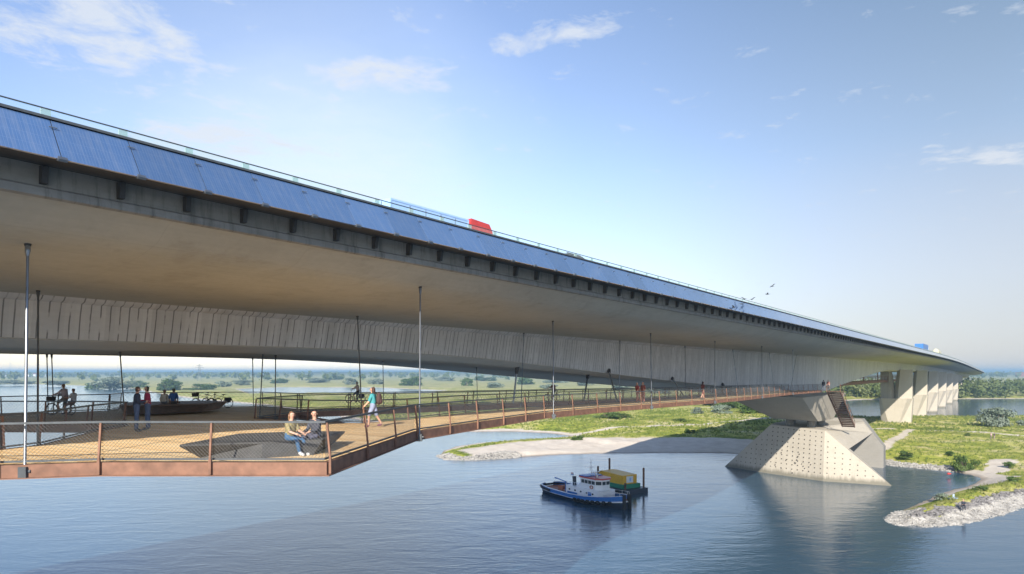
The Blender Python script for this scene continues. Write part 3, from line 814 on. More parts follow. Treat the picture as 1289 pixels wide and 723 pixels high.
for k in range(13):     # larger scars and climbing grips low on the front
    u, w = rr.gauss(0.55, 0.22), rr.gauss(0.32, 0.12)
    if not (0.05 < u < 0.97 and 0.05 < w < 0.6): continue
    p = A.lerp(Bp, u).lerp(D_.lerp(C_, u), w); nn = (Bp - A).cross(D_ - A).normalized()
    if nn.dot(V((0, 0, 20)) - p) < 0: nn = -nn
    mb.ell(p, (rr.uniform(0.06, 0.14), 0.05, rr.uniform(0.08, 0.2)), 6, 4, m=1)
M["hole"] = pmat("dark hole", (0.05, 0.045, 0.04), rough=0.9)
mb.build("base_block", [M["pier"], M["hole"]], pier, True)
# rear wall with its sloping nose, bridged to the front wall by a cap slab
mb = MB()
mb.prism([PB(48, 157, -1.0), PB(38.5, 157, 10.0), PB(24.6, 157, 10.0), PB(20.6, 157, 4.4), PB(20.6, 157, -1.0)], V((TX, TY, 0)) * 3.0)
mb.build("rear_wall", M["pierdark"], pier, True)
mb = MB()
mb.prism([PB(28.5, 139.25, 8.9), PB(24.2, 156.98, 8.9), PB(38.5, 156.98, 8.9), PB(38.3, 143.1, 8.9)], (0, 0, 0.55))
mb.build("cap_slab", M["pier"], pier, True)
mb = MB()
mb.prism([PB(26.85, 133.3, 9.15), PB(28.45, 139.2, 9.15), PB(24.3, 156.9, 9.15), PB(22.6, 156.9, 7.2), PB(23.2, 133.9, 5.9)], V((-NX, -NY, -0.3)) * 0.4)
mb.build("sloping_slab", M["pier"], pier, True)
# flared head under the box girder
mb = MB()
bt = [(37.0, 136.2), (28.2, 133.6), (26.6, 141.5), (37.4, 144.5)]
tp = [(43.2, 124.0), (28.2, 121.6), (25.4, 139.0), (26.6, 150.0), (43.2, 152.0)]
vb = [PB(37.0, 136.2, 10.75), PB(28.2, 133.4, 10.75), PB(26.8, 139.5, 10.9), PB(28.0, 145.0, 10.9), PB(37.4, 146.0, 10.75)]
hz_ = lambda t: hbox(t) - 0.36 + 20 + 0.08
vt = [PB(43.2, 124.0, hz_(124)), PB(28.2, 121.2, 15.55), PB(26.4, 138.0, 16.0), PB(31.2, 152.0, hz_(152)), PB(43.2, 152.0, hz_(152))]
# keep the right flank flat
_n = (vt[1] - vb[1]).cross(vb[2] - vb[1]); _ax = V((NX, NY, 0)); vt[2] = vt[2] + _ax * (_n.dot(vb[1] - vt[2]) / _n.dot(_ax))
mb.add(vb + vt, [(0, 1, 2, 3, 4), (9, 8, 7, 6, 5), (0, 5, 6, 1), (1, 6, 7, 2), (2, 7, 8, 3), (3, 8, 9, 4), (4, 9, 5, 0)])
mb.build("flared_head", M["pier"], pier, True)
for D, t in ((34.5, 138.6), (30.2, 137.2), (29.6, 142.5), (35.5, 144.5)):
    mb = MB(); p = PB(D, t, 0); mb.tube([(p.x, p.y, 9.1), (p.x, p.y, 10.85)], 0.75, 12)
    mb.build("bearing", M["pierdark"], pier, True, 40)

# ------------------------------------------------------------------ V shaped piers beyond
def v_pier():
    e = empty("forked_pier", (0, 0, 0))
    # local x = across the bridge inwards, y = along, z up; origin on the axis at D 32
    mb = MB(); H0 = 25.0
    def add(px):   # polygon in (D, z) pushed through the thickness with a sharp nose
        n = len(px)
        return px
    def pt(D, t, z): return V((-(D - 32) * NX + t * TX, -(D - 32) * NY + t * TY, z))
    # lower shaft widening upwards, hexagonal in plan, forking into two arms
    secs = []
    for z, a0, a1, th in ((-3.0, 27.8, 36.4, 3.0), (10.5, 26.9, 37.2, 3.2)):
        nl, nr_ = (33.0, 32.3) if z < 0 else (36.4, 28.3)
        secs.append([pt(a1, -th * (0.1 if z < 0 else .75), z), pt(nl, -th, z), pt(nr_, -th, z), pt(a0, -th * (0.2 if z < 0 else .1), z), pt(a0, th, z), pt(a1, th, z)])
    mb.loft(secs)
    mb.build("shaft", M["pier"], e)
    for sgn in (-1, 1):
        mb = MB()
        c0, c1 = (30.0, 29.4) if sgn < 0 else (34.6, 35.4)
        w0, w1 = (2.9, 2.3) if sgn < 0 else (2.4, 1.7)
        s2 = []
        for z, c, w, th in ((10.5, c0, w0, 3.1), (20.75, c1, w1, 2.0)):
            s2.append([pt(c + w, -th * 0.1, z), pt(c + (1.2 if sgn < 0 else -1.2), -th * 0.95, z), pt(c - w, -th * 0.15, z), pt(c - w, th * 0.9, z), pt(c + w, th * 0.9, z)])
        mb.loft(s2)
        mb.build("arm", M["pier"], e)
    return e
vp = v_pier()
plabels = ["nearest forked concrete pier, on the grass bank before the river", "second forked concrete pier, at the water's edge", "third forked pier in the row, standing in the side river",
           "fourth forked pier in the row, in the side river", "fifth forked pier in the row, half hidden behind the fourth", "sixth forked pier, small and far along the curve", "seventh forked pier, at the far tip of the curve"]
for k in range(7):
    t = 275 + 55 * k
    p = B(32, t, 0, False); p.z = -drop(t)
    o = vp if k == 0 else copy_thing(vp, p)
    o.location = p
    tag(o, plabels[k], "bridge pier", "forked piers of the approach spans")
# rust coloured walkway that goes on past the river pier, hung between the forked piers
fw = empty("distant_walkway", B(36, 200, 5 - 20 + 8, False), 0, "rust brown walkway running on between the forked piers", "walkway")
mb = MB(); mb2 = MB(); mb3 = MB()
tw = [182 + 14 * k for k in range(28)]
for a, b_ in zip(tw[:-1], tw[1:]):
    mb.beam(B(36.0, a, -3.3), B(36.0, b_, -3.3), 3.0, 0.8)
    mb3.beam(B(34.5, a, -1.75), B(34.5, b_, -1.75), 0.08, 0.08)
for k, t in enumerate([182 + 7 * k for k in range(50)]):
    mb2.beam(B(34.5, t, -2.9), B(34.5, t, -1.75), 0.10, 0.10)
mb.build("deck", M["rust"], fw, True); o = mb2.build("post", M["rust"], fw, True); o["kind"] = "stuff"; mb3.build("handrail", M["rust"], fw, True)
for k in range(8):
    t = 196 + 27 * k
    mb = MB(); mb.tube([B(34.6, t, -3.2), B(34.6, t + 1.0, 0.4)], 0.14, 6)
    mb.build("hanger", M["darkrust"], fw, True)
# ------------------------------------------------------------------ the hanging footbridge
def hw(Y): return -2.36 if Y < 27 else -2.36 - 0.0095 * (Y - 27)
def U(px, py):
    """deck point seen at a pixel (the deck falls slightly towards the pier)"""
    h = -2.36
    for _ in range(12):
        Y = F * (-h) / (py - HZ); h = hw(Y)
    return V(((px - 644.5) / F * Y, Y, EYE + h))
def DY(D, Y):
    """deck point D inside the axis at depth Y"""
    t = (Y - 0.596 * D) / 0.803
    p = B(D, t, hw(Y)); return p
near_px = [(130, 582), (407, 582), (520, 543.5)]
near = [V((-27, 15.2, EYE - 2.36)), U(0, 586)] + [U(*p) for p in near_px] + [DY(20.2, 31.5), DY(22.4, 40), DY(23.0, 46.4), DY(22.9, 60), DY(22.9, 70), DY(24.2, 84), DY(25.4, 98), DY(25.5, 113.5)]
far = [DY(29.8, 113.5), DY(30.3, 98), DY(30.6, 86), DY(30.75, 72), DY(33.0, 62), DY(35.6, 52), DY(38.4, 45), U(330, 511.5), U(250, 512), U(155, 513.5), U(140, 517), U(0, 523), V((-55, 30.5, EYE - 2.36))]
notch = [V((-55, 25.5, EYE - 2.36)), U(0, 534.5), U(120, 535), U(161, 536.5), U(115, 545), U(56, 560), U(0, 567), V((-27, 18.6, EYE - 2.36))]
hole = [U(325, 527), U(390, 531.5), U(455, 533), DY(24.2, 33.4), DY(26.2, 40), DY(27.0, 46.4), DY(26.8, 60), DY(26.9, 70), DY(27.5, 82), DY(27.7, 88), DY(27.8, 84), DY(28.4, 70), DY(29.8, 62), DY(31.6, 55), DY(33.0, 47.8), DY(34.7, 41.0)]
for p in hole: p.z = EYE + hw(p.y)
outer = near + far + notch
foot = empty("footbridge", U(300, 545), 0, "timber decked footbridge with rusty steel edges hanging beneath the motorway bridge on rods", "footbridge")
def deck_faces(mb):
    loops = [[p.copy() for p in outer], [p.copy() for p in hole]]
    flat = loops[0] + loops[1]
    tris = tessellate_polygon([[V((p.x, p.y, 0)) for p in l] for l in loops])
    n = len(flat)
    up = []
    for t in tris:
        a, b, c = (flat[i] for i in t)
        if (b - a).cross(c - a).z < 0: t = (t[0], t[2], t[1])
        up.append(tuple(t))
    mb.add(flat, up)
    low = [p - V((0, 0, 0.12)) for p in flat]
    mb.add(low, [tuple(reversed(t)) for t in up])
mb = MB(); deck_faces(mb)
mb.build("deck", M["planks"], foot, True, fix=False)
def ribbon(mb, pts, z0, z1, th, side=1.0):
    """mitred wall along a polyline, thickness th on its left (side=1) or right"""
    n = len(pts); off = []
    for i in range(n):
        d = V((0, 0, 0))
        if i > 0: d += (pts[i] - pts[i - 1]).to_2d().normalized().to_3d()
        if i < n - 1: d += (pts[i + 1] - pts[i]).to_2d().normalized().to_3d()
        d.normalize(); nn = V((-d.y, d.x, 0)) * side
        k = 1.0
        if 0 < i < n - 1:
            e = (pts[i] - pts[i - 1]).to_2d().normalized()
            k = 1.0 / max(0.5, abs(e.x * d.x + e.y * d.y))
        off.append(nn * th * k)
    rings = []
    for p, o in zip(pts, off):
        rings.append([p + V((0, 0, z0)), p + V((0, 0, z1)), p + o + V((0, 0, z1)), p + o + V((0, 0, z0))])
    mb.loft(rings)
def walk_edge(pts, side):
    mb = MB(); ribbon(mb, pts, -0.31, 0.01, 0.14, side)
    # bottom flange of the channel
    ribbon(mb, pts, -0.335, -0.311, 0.24, side)
    mb.build("edge_beam", M["rust"], foot, True)
walk_edge(near, -1); walk_edge(far, -1); walk_edge(notch[:4], -1); walk_edge(notch[3:], -1); walk_edge(hole + [hole[0]], -1)
mb = MB()      # cross girders under the timber
for a, b in zip(near[1:], [far[11], far[10], far[8], far[7], hole[2], hole[3]]):
    d = (b - a).normalized()
    mb.beam(a + d * 0.35 - V((0, 0, 0.26)), b - d * 0.35 - V((0, 0, 0.26)), 0.14, 0.26)
mb.build("cross_girder", M["darkrust"], foot, True)

def resample(pts, step):
    out = []
    for a, b in zip(pts[:-1], pts[1:]):
        L = (b - a).length; n = max(1, round(L / step))
        for k in range(n): out.append((a.lerp(b, k / n), (b - a).normalized()))
    out.append((pts[-1], (pts[-1] - pts[-2]).normalized()))
    return out
def railing(pts, step, side, cell, wire, label=None, rail_mat="darksteel", post_mat="rust", mesh=True, postw=0.066, skip_ends=False):
    """side: +1 the outside of the deck is to the left of travel"""
    e = empty("railing", pts[0]); e.parent = foot; e.matrix_parent_inverse = Matrix.Translation(-foot.location)
    if label: e["label"] = label
    out = V((0, 0, 0))
    mb = MB()
    mb2 = MB()
    posts = resample(pts, step)
    for i, (p, d) in enumerate(posts):
        nn = V((-d.y, d.x, 0)).normalized() * side
        m1 = MB(); q = p + nn * 0.19
        m1.beam(q + V((0, 0, -0.29)), q + V((0, 0, 0.10)), postw, 0.07, up=d)
        m1.beam(q + V((0, 0, 0.10)), p + nn * 0.10 + V((0, 0, 1.03)), postw * 0.75, 0.05, up=d)
        o = m1.build("post", M[post_mat], e, True)
    tops = [p + V((0, 0, 1.06)) for p in pts]
    ribbon(mb, [p for p in tops], -0.035, 0.02, 0.085, side)
    mb.build("handrail", M[rail_mat], e, True)
    mb = MB(); ribbon(mb, [p + V((0, 0, 0)) for p in pts], 0.06, 0.11, 0.05, side)
    mb.build("lower_rail", M[rail_mat], e, True)
    if mesh:
        mb = MB()
        for a, b in zip(pts[:-1], pts[1:]):
            d = b - a; L = d.length
            if L < 0.15: continue
            dh = d.normalized(); nn = V((-dh.y, dh.x, 0)).normalized() * side * 0.05
            Y = min(a.y, b.y); c = cell * (1 if Y < 24 else 1.5 if Y < 40 else 2.6 if Y < 75 else 4.5)
            w = wire * (1 if Y < 24 else 1.25 if Y < 40 else 1.8 if Y < 75 else 2.6)
            H0, H1 = 0.10, 1.02; HH = H1 - H0
            for sg in (1, -1):
                k0 = -HH if sg > 0 else 0.0
                x = k0 + c * 0.5
                while x < L + (0 if sg > 0 else HH):
                    # line from (x, H0) going up with slope sg
                    x0, z0, x1, z1 = x, H0, x + sg * HH, H1
                    ta, tb = 0.0, 1.0
                    if sg > 0:
                        if x0 < 0: ta = -x0 / HH
                        if x1 > L: tb = (L - x0) / HH
                    else:
                        if x0 > L: ta = (x0 - L) / HH
                        if x1 < 0: tb = x0 / HH
                    if tb - ta > 0.02:
                        pa = a + dh * (x0 + (x1 - x0) * ta) + V((0, 0, z0 + (z1 - z0) * ta)) + nn * (1 + 0.06 * sg)
                        pb = a + dh * (x0 + (x1 - x0) * tb) + V((0, 0, z0 + (z1 - z0) * tb)) + nn * (1 + 0.06 * sg)
                        mb.tube([pa, pb], w / 2, 3, caps=False)
                    x += c
        if mb.v: mb.build("wire_mesh", M["wire"], e, True, fix=False)
    return e
railing(near[0:5], 2.7, -1, 0.095, 0.0075, "near railing with diamond wire mesh")
railing(near[4:], 3.2, -1, 0.095, 0.0075, "long railing along the outer edge of the ramp")
railing(far[:7], 3.6, -1, 0.12, 0.008)
railing(far[6:11], 3.4, -1, 0.12, 0.007)
railing(far[10:], 3.6, -1, 0.12, 0.007)
railing(notch[0:4], 2.6, -1, 0.11, 0.008)
railing(notch[3:], 2.4, -1, 0.10, 0.007)
railing(hole[0:10], 3.0, -1, 0.11, 0.007)
railing(hole[9:] + [hole[0]], 3.0, -1, 0.11, 0.007)

# ------------------------------------------------------------------ rods that carry it
def rod(footp, top, r=0.035, mat="steel"):
    e = empty("hanger_rod", footp); e.parent = foot; e.matrix_parent_inverse = Matrix.Translation(-foot.location)
    d = (top - footp).normalized()
    mb = MB(); mb.tube([footp + d * 0.12, top - d * 0.34], r, 10); mb.build("rod", M[mat], e, True, 40)
    mb = MB()
    mb.tube([top - d * 0.36, top - d * 0.20], r * 1.1, 10, r1=r * 1.9); mb.tube([top - d * 0.20, top - d * 0.06], r * 1.9, 10)
    mb.build("socket", M["steel"], e, True, 40)
    mb = MB(); mb.tube([top - d * 0.07, top + d * 0.10], r * 2.0, 12, r1=r * 3.0); mb.build("anchor_plate", M["bracket"], e, True, 40)
    mb = MB(); mb.box(footp + V((0, 0, -0.02)), (0.2, 0.22, 0.28)); mb.tube([footp + V((-.16, 0, 0)), footp + V((.16, 0, 0))], 0.05, 8)
    mb.build("clevis", M["darksteel"], e, True)
    return e
def ray_soffit(px, lo=16.0, hi=140.0, off=0.0):
    """depth on the column px where the soffit height equals the seen row"""
    pass
def top_on_soffit(px, Y):
    X = (px - 644.5) / F * Y; D, t = Dt((X, Y)); return B(D, t, soffit_h(min(max(D, 19.4), 30.3)))
def on_line(pts, px):
    """point of a polyline seen in column px"""
    for a, b in zip(pts[:-1], pts[1:]):
        pa, pb = a.x / a.y * F + 644.5, b.x / b.y * F + 644.5
        if min(pa, pb) <= px <= max(pa, pb):
            # X = k Y
            k = (px - 644.5) / F; d = b - a
            s = (k * a.y - a.x) / (d.x - k * d.y)
            return a + d * s
    return pts[0].copy()
OUT = V((NX, NY, 0)) * 0.22
p = U(42, 583.5); p += V((0, -0.30, -0.16)); rod(p, top_on_soffit(35, 18.3), 0.037)
for pf, pt_, Y in ((523, 529, 29.2), (693, 696, 43.2), (817, 819, 56.3), (897, 900, 70), (957, 959, 83.5), (996, 998, 97)):
    q = on_line(near, pf) + OUT + V((0, 0, -0.22)); rod(q, top_on_soffit(pt_, Y), 0.032)
q = on_line(notch[3:], 48) + V((0, -0.02, -0.1)); rod(q, top_on_soffit(48, 25.0), 0.032)
q = on_line(hole[:4], 456) + V((0, 0, -0.1)); rod(q, top_on_soffit(450, 36.7), 0.03)
hn = hole[9:] + [hole[0]]
for px, Y in ((653, 52.2), (776, 65.0), (860, 78.0), (921, 91.5), (967, 105.5), (1003, 119.0)):
    X = (px - 644.5) / F * Y; D, t = Dt((X, Y))
    q = on_line(hn, px + 3) if px < 880 else DY(min(D - 0.9, 29.4), min(Y - 0.5, 112))
    rod(q + V((0, 0, -0.1)), B(30.2, t, 3.0), 0.033)
def box_under(px, Y):
    X = (px - 644.5) / F * Y; D, t = Dt((X, Y)); return B(D, t, hbox(t) - 0.36)
for q, tp in ((far[11] + (far[10] - far[11]) * 0.40, box_under(59, 36)), (far[11] + (far[10] - far[11]) * 0.45, box_under(65, 36.6)),
              (notch[3] + V((-0.1, 0, 0)), box_under(151, 32.0)), (hole[0] + V((0.1, -0.1, 0)), box_under(331, 37)), (hole[0].lerp(hole[15], .33), box_under(347, 38.5)),
              (on_line(far, 319), box_under(318, 44)), (on_line(far, 483), box_under(482, 48.5)), (on_line(far, 601), box_under(600, 56))):
    rod(q + V((0, 0, -0.1)), tp, 0.028)
# raking struts
def strut(q, tp):
    e = empty("raking_strut", q); e.parent = foot; e.matrix_parent_inverse = Matrix.Translation(-foot.location)
    mb = MB(); mb.tube([q, tp], 0.075, 10); mb.build("tube", M["steel"], e, True, 40)
    d = (tp - q).normalized()
    mb = MB(); mb.tube([tp - d * 0.5, tp + d * 0.1], 0.13, 10, r1=0.2); mb.build("foot_plate", M["bracket"], e, True, 40)
def web_at(px, up=0.25):
    D = 31.0; k = (px - 644.5) / F; Y = 1.245 * D / (0.742 - k) ; X = k * Y
    D, t = Dt((X, Y)); return B(30.98, t, hbox(t) + up)
strut(on_line(hn, 646) + V((0, 0, .05)), box_under(651, 54)); strut(on_line(hn, 735) + V((0, 0, .05)), box_under(740, 63))
hi_ = hole[3:10]
for pt_, pf in ((766, 777), (846, 862), (909, 921)):
    strut(on_line(hi_, min(pf, 888)) + V((0, 0, .05)) if pf < 888 else DY(27.4, 84), web_at(pt_))

# ------------------------------------------------------------------ stairs down to the pier
st = empty("staircase", U(1045, 492), 0, "steep dark rusty staircase with handrail from the footbridge down to the concrete pier", "staircase")
tA, tB = V((54.9, 114.0, 0)), V((63.8, 126.5, 0))
zA, zB = EYE + hw(114) + 0.02, 9.55
dirn = (tB - tA).normalized(); sid = V((-dirn.y, dirn.x, 0))
mid_k = 0.55
mb = MB(); mb2 = MB()
nst = 19
for k in range(nst):
    u0, u1 = k / nst, (k + 1) / nst
    c = tA.lerp(tB, (u0 + u1) / 2); z = zA + (zB - zA) * (u0 + u1) / 2
    mb.box((c.x, c.y, z), ((tB - tA).length / nst * 0.8, 2.0, 0.06), Matrix.Rotation(math.atan2(dirn.y, dirn.x), 3, 'Z'))
    o = MB(); q = c + dirn * ((tB - tA).length / nst * 0.4)
    mb2.box((q.x, q.y, z - 0.14), (0.03, 1.96, 0.20), Matrix.Rotation(math.atan2(dirn.y, dirn.x), 3, 'Z'))
mb.build("treads", M["benchbrown"], st, True)
mb2.build("risers", M["darkrust"], st, True)
for s in (-1, 1):
    a = tA + sid * s * 1.06; b = tB + sid * s * 1.06
    mb = MB(); mb.beam((a.x, a.y, zA - 0.1), (b.x, b.y, zB - 0.05 + 0.12), 0.10, 0.42); mb.build("stringer", M["darkrust"], st, True)
    mb = MB(); mb.beam((a.x, a.y, zA + 1.05), (b.x, b.y, zB + 1.1), 0.07, 0.07); mb.build("handrail", M["darkrust"], st, True)
    for k in range(7):
        u = k / 6; c = a.lerp(b, u); z = zA + (zB - zA) * u
        mb = MB(); mb.beam((c.x, c.y, z), (c.x, c.y, z + 1.08), 0.06, 0.06, up=(1, 0, 0)); mb.build("post", M["darkrust"], st, True)

# ------------------------------------------------------------------ benches
def bench(name, lab, pts_top, pts_bot, z0, z1, mat, seat_mat):
    c = sum(pts_top, V((0, 0, 0))) / len(pts_top); c.z = z0
    e = empty(name, c, 0, lab, "bench")
    mb = MB(); n = len(pts_top)
    lo = [V((p.x, p.y, z0)) for p in pts_bot]; hi = [V((p.x, p.y, z1 - 0.05)) for p in pts_top]
    mb.add(lo + hi, [tuple(range(n - 1, -1, -1)), tuple(range(n, 2 * n))] + [(i, (i + 1) % n, n + (i + 1) % n, n + i) for i in range(n)])
    mb.build("base", M[mat], e, True)
    mb = MB(); mb.prism([V((p.x, p.y, z1 - 0.049)) for p in pts_top], (0, 0, 0.05)); mb.build("seat", M[seat_mat], e, True)
    return e
zd = EYE - 2.36
def q2(px, py, z): return at(px, py, z)
zs = zd + 0.42
tp = [q2(226, 560, zs), q2(330, 556.5, zs), q2(405, 553.5, zs), q2(434, 543, zs), q2(380, 543, zs), q2(300, 546, zs)]
bt = [q2(252, 576.5, zd), q2(330, 577, zd), q2(394, 573, zd), q2(418, 560, zd), q2(376, 558.5, zd), q2(300, 562, zd)]
bench("long_bench", "long dark faceted bench with a pointed end beside the near railing", tp, bt, zd, zs, "benchdark", "benchdark")
zs2 = zd + 0.42
tp = [q2(150, 510.5, zs2), q2(200, 510, zs2), q2(262, 508.2, zs2), q2(286, 505.5, zs2), q2(255, 504.5, zs2), q2(200, 505.5, zs2), q2(158, 506.5, zs2)]
bt = [q2(158, 522, zd), q2(200, 521.5, zd), q2(256, 518.5, zd), q2(276, 515.2, zd), q2(250, 514, zd), q2(200, 515.2, zd), q2(165, 516.5, zd)]
bench("long_bench", "long brown bench at the far edge of the deck with two people sitting on it", tp, bt, zd, zs2, "benchbrown", "benchbrown")
# ------------------------------------------------------------------ people
_mats = {}
def cloth(col, rough=0.85):
    k = tuple(col)
    if k not in _mats: _mats[k] = pmat("cloth", col, rough=rough, var=0.2, scale=9)
    return _mats[k]
def nrm(v): return V(v).normalized()
STAND = dict(pz=0.93, lean=0.02, arms=[((-.14, .02, -1), (-.02, .22, -1)), ((.14, -.02, -1), (.02, .25, -1))],
             legs=[((-.05, .05, -1), (0, -.03, -1)), ((.05, -.02, -1), (0, -.08, -1))])
TALK = dict(pz=0.93, lean=0.04, arms=[((-.18, .15, -1), (.15, 1, -.1)), ((.18, .1, -1), (-.2, 1, .15))],
            legs=[((-.06, .08, -1), (0, -.05, -1)), ((.07, -.05, -1), (0, -.08, -1))])
WALK = dict(pz=0.93, lean=0.06, arms=[((-.12, .38, -1), (0, .75, -.75)), ((.14, -.35, -1), (0, .1, -1))],
            legs=[((-.03, .42, -1), (0, .02, -1)), ((.03, -.28, -1), (0, -.62, -1))])
SIT = dict(pz=0.56, lean=0.12, arms=[((-.1, .45, -1), (.3, 1, -.25)), ((.1, .4, -1), (-.3, 1, -.3))],
           legs=[((-.12, 1, -.06), (0, .12, -1)), ((.14, 1, -.04), (0, .3, -1))], sit=True)
SITBACK = dict(pz=0.56, lean=0.02, arms=[((-.25, -.1, -1), (.1, .3, -1)), ((.25, -.1, -1), (-.1, .3, -1))],
               legs=[((-.1, 1, -.05), (0, .05, -1)), ((.1, 1, -.05), (0, .05, -1))], sit=True)
RIDE = dict(pz=0.98, lean=0.16, arms=[((-.15, .8, -.75), (0, 1, -.28)), ((.15, .8, -.75), (0, 1, -.28))],
            legs=[((-.1, .9, -.62), (0, -.22, -1)), ((.1, .45, -1), (0, -.12, -1))], sit=True)
PASS = dict(pz=0.86, lean=-0.02, arms=[((-.12, .5, -.9), (.1, 1, .1)), ((.12, .5, -.9), (-.1, 1, .1))],
            legs=[((-.35, .85, -.5), (0, .0, -1)), ((.35, .85, -.5), (0, .0, -1))], sit=True)
def person(label, loc, face, pose, top, legs, shoes=(0.05, 0.05, 0.055), hair=(0.06, 0.035, 0.02), long_hair=False, long_sleeve=True, shorts=False,
           h=1.75, look=0.0, near=False, group=None, skin=None):
    s = h / 1.75
    rz = math.atan2(-face[0], face[1])
    root = empty("person", loc, rz, label, "person", group)
    up = V((0, math.sin(pose["lean"]), math.cos(pose["lean"])))
    pel = V((0, 0, pose["pz"]))
    vs, es, rad, bones = [], [], [], []
    def node(p, r, par=None, bone=None):
        vs.append(V(p)); rad.append(r)
        if par is not None:
            es.append((par, len(vs) - 1))
            if bone: bones.append((bone, vs[par], V(p)))
        return len(vs) - 1
    n0 = node(pel, .125)
    n1 = node(pel + up * .20, .118, n0, "torso"); n2 = node(pel + up * .38, .135, n1, "torso"); n3 = node(pel + up * .49, .085, n2, "torso")
    nk = pel + up * .55; hd = nrm((0, math.sin(pose["lean"] * .5) + 0.04, 1))
    n4 = node(nk, .052, n3, "neck")
    hf = V((math.sin(look), math.cos(look), 0))
    n5 = node(nk + hd * .085 + hf * .018, .066, n4, "head"); n6 = node(nk + hd * .165 + hf * .01, .088, n5, "head"); n7 = node(nk + hd * .235, .07, n6, "head")
    tips = []
    for i, (ua, fa) in enumerate(pose["arms"]):
        sx_ = -1 if i == 0 else 1
        sh = pel + up * .455 + V((sx_ * .175, 0, 0))
        a = node(sh, .062, n2, "torso"); el = sh + nrm(ua) * .285; b = node(el, .045, a, "uarm"); wr = el + nrm(fa) * .25
        c = node(wr, .031, b, "farm"); d = node(wr + nrm(fa) * .085, .037, c, "hand"); tips.append((wr + nrm(fa) * .07, nrm(fa), sx_))
    for i, (th, shn) in enumerate(pose["legs"]):
        sx_ = -1 if i == 0 else 1
        hp = pel + V((sx_ * .092, 0, -.03)); a = node(hp, .092, n0, "thigh"); kn = hp + nrm(th) * .43; b = node(kn, .06, a, "thigh")
        an = kn + nrm(shn) * .42; c = node(an, .042, b, "shin")
        d = node(an + V((0, .06, -.045)), .043, c, "foot"); e = node(an + V((0, .19, -.06)), .036, d, "foot")
    if not pose.get("sit"):
        lo = min(p.z - r for p, r in zip(vs, rad)); dz = -lo
        for p in vs: p.z += dz
        bones = [(k, a, V((b.x, b.y, b.z))) for k, a, b in bones]
        bones2 = []
        for k, a, b in bones: bones2.append((k, a, b))
        # rebuild the far ends, which were copied before the shift
        bones = [(k, vs[e0], vs[e1]) for (k, _, _), (e0, e1) in zip(bones, es)]
        tips = [(p + V((0, 0, dz)), f, sx_) for p, f, sx_ in tips]
    me = bpy.data.meshes.new("body"); me.from_pydata([tuple(p) for p in vs], es, [])
    ob = bpy.data.objects.new("body_tmp", me); COL.objects.link(ob)
    sk = ob.modifiers.new("skin", 'SKIN'); sk.use_smooth_shade = True
    ob.modifiers.new("sub", 'SUBSURF').levels = 1
    sd_ = me.skin_vertices[0].data
    for i, r in enumerate(rad):
        sd_[i].radius = (r * 1.08, r * 1.08); sd_[i].use_root = (i == 0)
    dg = bpy.context.evaluated_depsgraph_get()
    bm_ = bpy.data.meshes.new_from_object(ob.evaluated_get(dg))
    bpy.data.objects.remove(ob)
    PV = np.array([v.co[:] for v in bm_.vertices]); faces = [list(p.vertices) for p in bm_.polygons]; NV = np.array([v.normal[:] for v in bm_.vertices])
    cen = np.array([PV[f].mean(axis=0) for f in faces])
    dist = []
    for k, a, b in bones:
        a_, b_ = np.array(a), np.array(b); e = b_ - a_
        t = np.clip(((cen - a_) @ e) / (e @ e), 0, 1)
        dist.append(np.linalg.norm(cen - a_ - t[:, None] * e, axis=1))
    near_b = np.argmin(np.array(dist), axis=0); kind = [bones[i][0] for i in near_b]
    pelz = vs[0].z
    head_c = np.array(vs[6]) if len(vs) > 6 else None
    hc = np.array(vs[n6]); hfv = np.array(hf)
    def sub(name, sel, inflate, mat):
        idx = [i for i, f in enumerate(faces) if sel(i)]
        if not idx: return None
        used = sorted({v for i in idx for v in faces[i]}); mp_ = {v: k for k, v in enumerate(used)}
        mb = MB(); mb.add([tuple((PV[v] + NV[v] * inflate) * s) for v in used], [[mp_[v] for v in faces[i]] for i in idx])
        return mb.build(name, mat, root, smooth=80, fix=False)
    mb = MB(); mb.add([tuple(p * s) for p in PV], faces)
    # nose, ears and five fingers on each hand belong to the body mesh
    side = V((hf.y, -hf.x, 0)); H6 = vs[n6]
    mb.ell((H6 + hf * .098 - V((0, 0, .035))) * s, (.014 * s, .02 * s, .024 * s), 6, 5)
    for q in (-1, 1): mb.ell((H6 + side * (.088 * q) - V((0, 0, .03))) * s, (.014 * s, .02 * s, .032 * s), 6, 5)
    if near:
        for p, f, sx_ in tips:
            u = V((0, 0, 1)) if abs(f.z) < .8 else V((0, 1, 0)); w = f.cross(u).normalized(); u = w.cross(f)
            for q, L in zip((-.027, -.009, .009, .027), (.075, .088, .082, .064)):
                b0 = p + w * q + f * .03
                mb.tube([b0 * s, (b0 + f * L * .55 - u * .012) * s, (b0 + f * L * .85 - u * .035) * s], .0095 * s, 6, r1=.007 * s)
            b0 = p - w * sx_ * .03; mb.tube([b0 * s, (b0 - w * sx_ * .03 + f * .03) * s, (b0 - w * sx_ * .03 + f * .06) * s], .011 * s, 6, r1=.008 * s)
    mb.build("body", skin or M["skin"], root, smooth=80, fix=False)
    zc = cen[:, 2]
    sub("shirt", lambda i: (kind[i] in ("torso", "uarm") and zc[i] > pelz + .02) or (long_sleeve and kind[i] == "farm"), .014, cloth(top))
    sub("shorts" if shorts else "trousers", lambda i: kind[i] == "thigh" or (kind[i] == "shin" and not shorts) or (kind[i] == "torso" and zc[i] <= pelz + .05), .012 if not shorts else .02, cloth(legs))
    sub("shoes", lambda i: kind[i] == "foot", .012, cloth(shoes))
    def hair_sel(i):
        if kind[i] not in ("head", "neck"): return False
        r = cen[i] - hc; f = r @ hfv
        return r[2] > .055 or (f < .02 and r[2] > -.10)
    hm = cloth(hair, 0.6)
    ho = sub("hair", hair_sel, .016, hm)
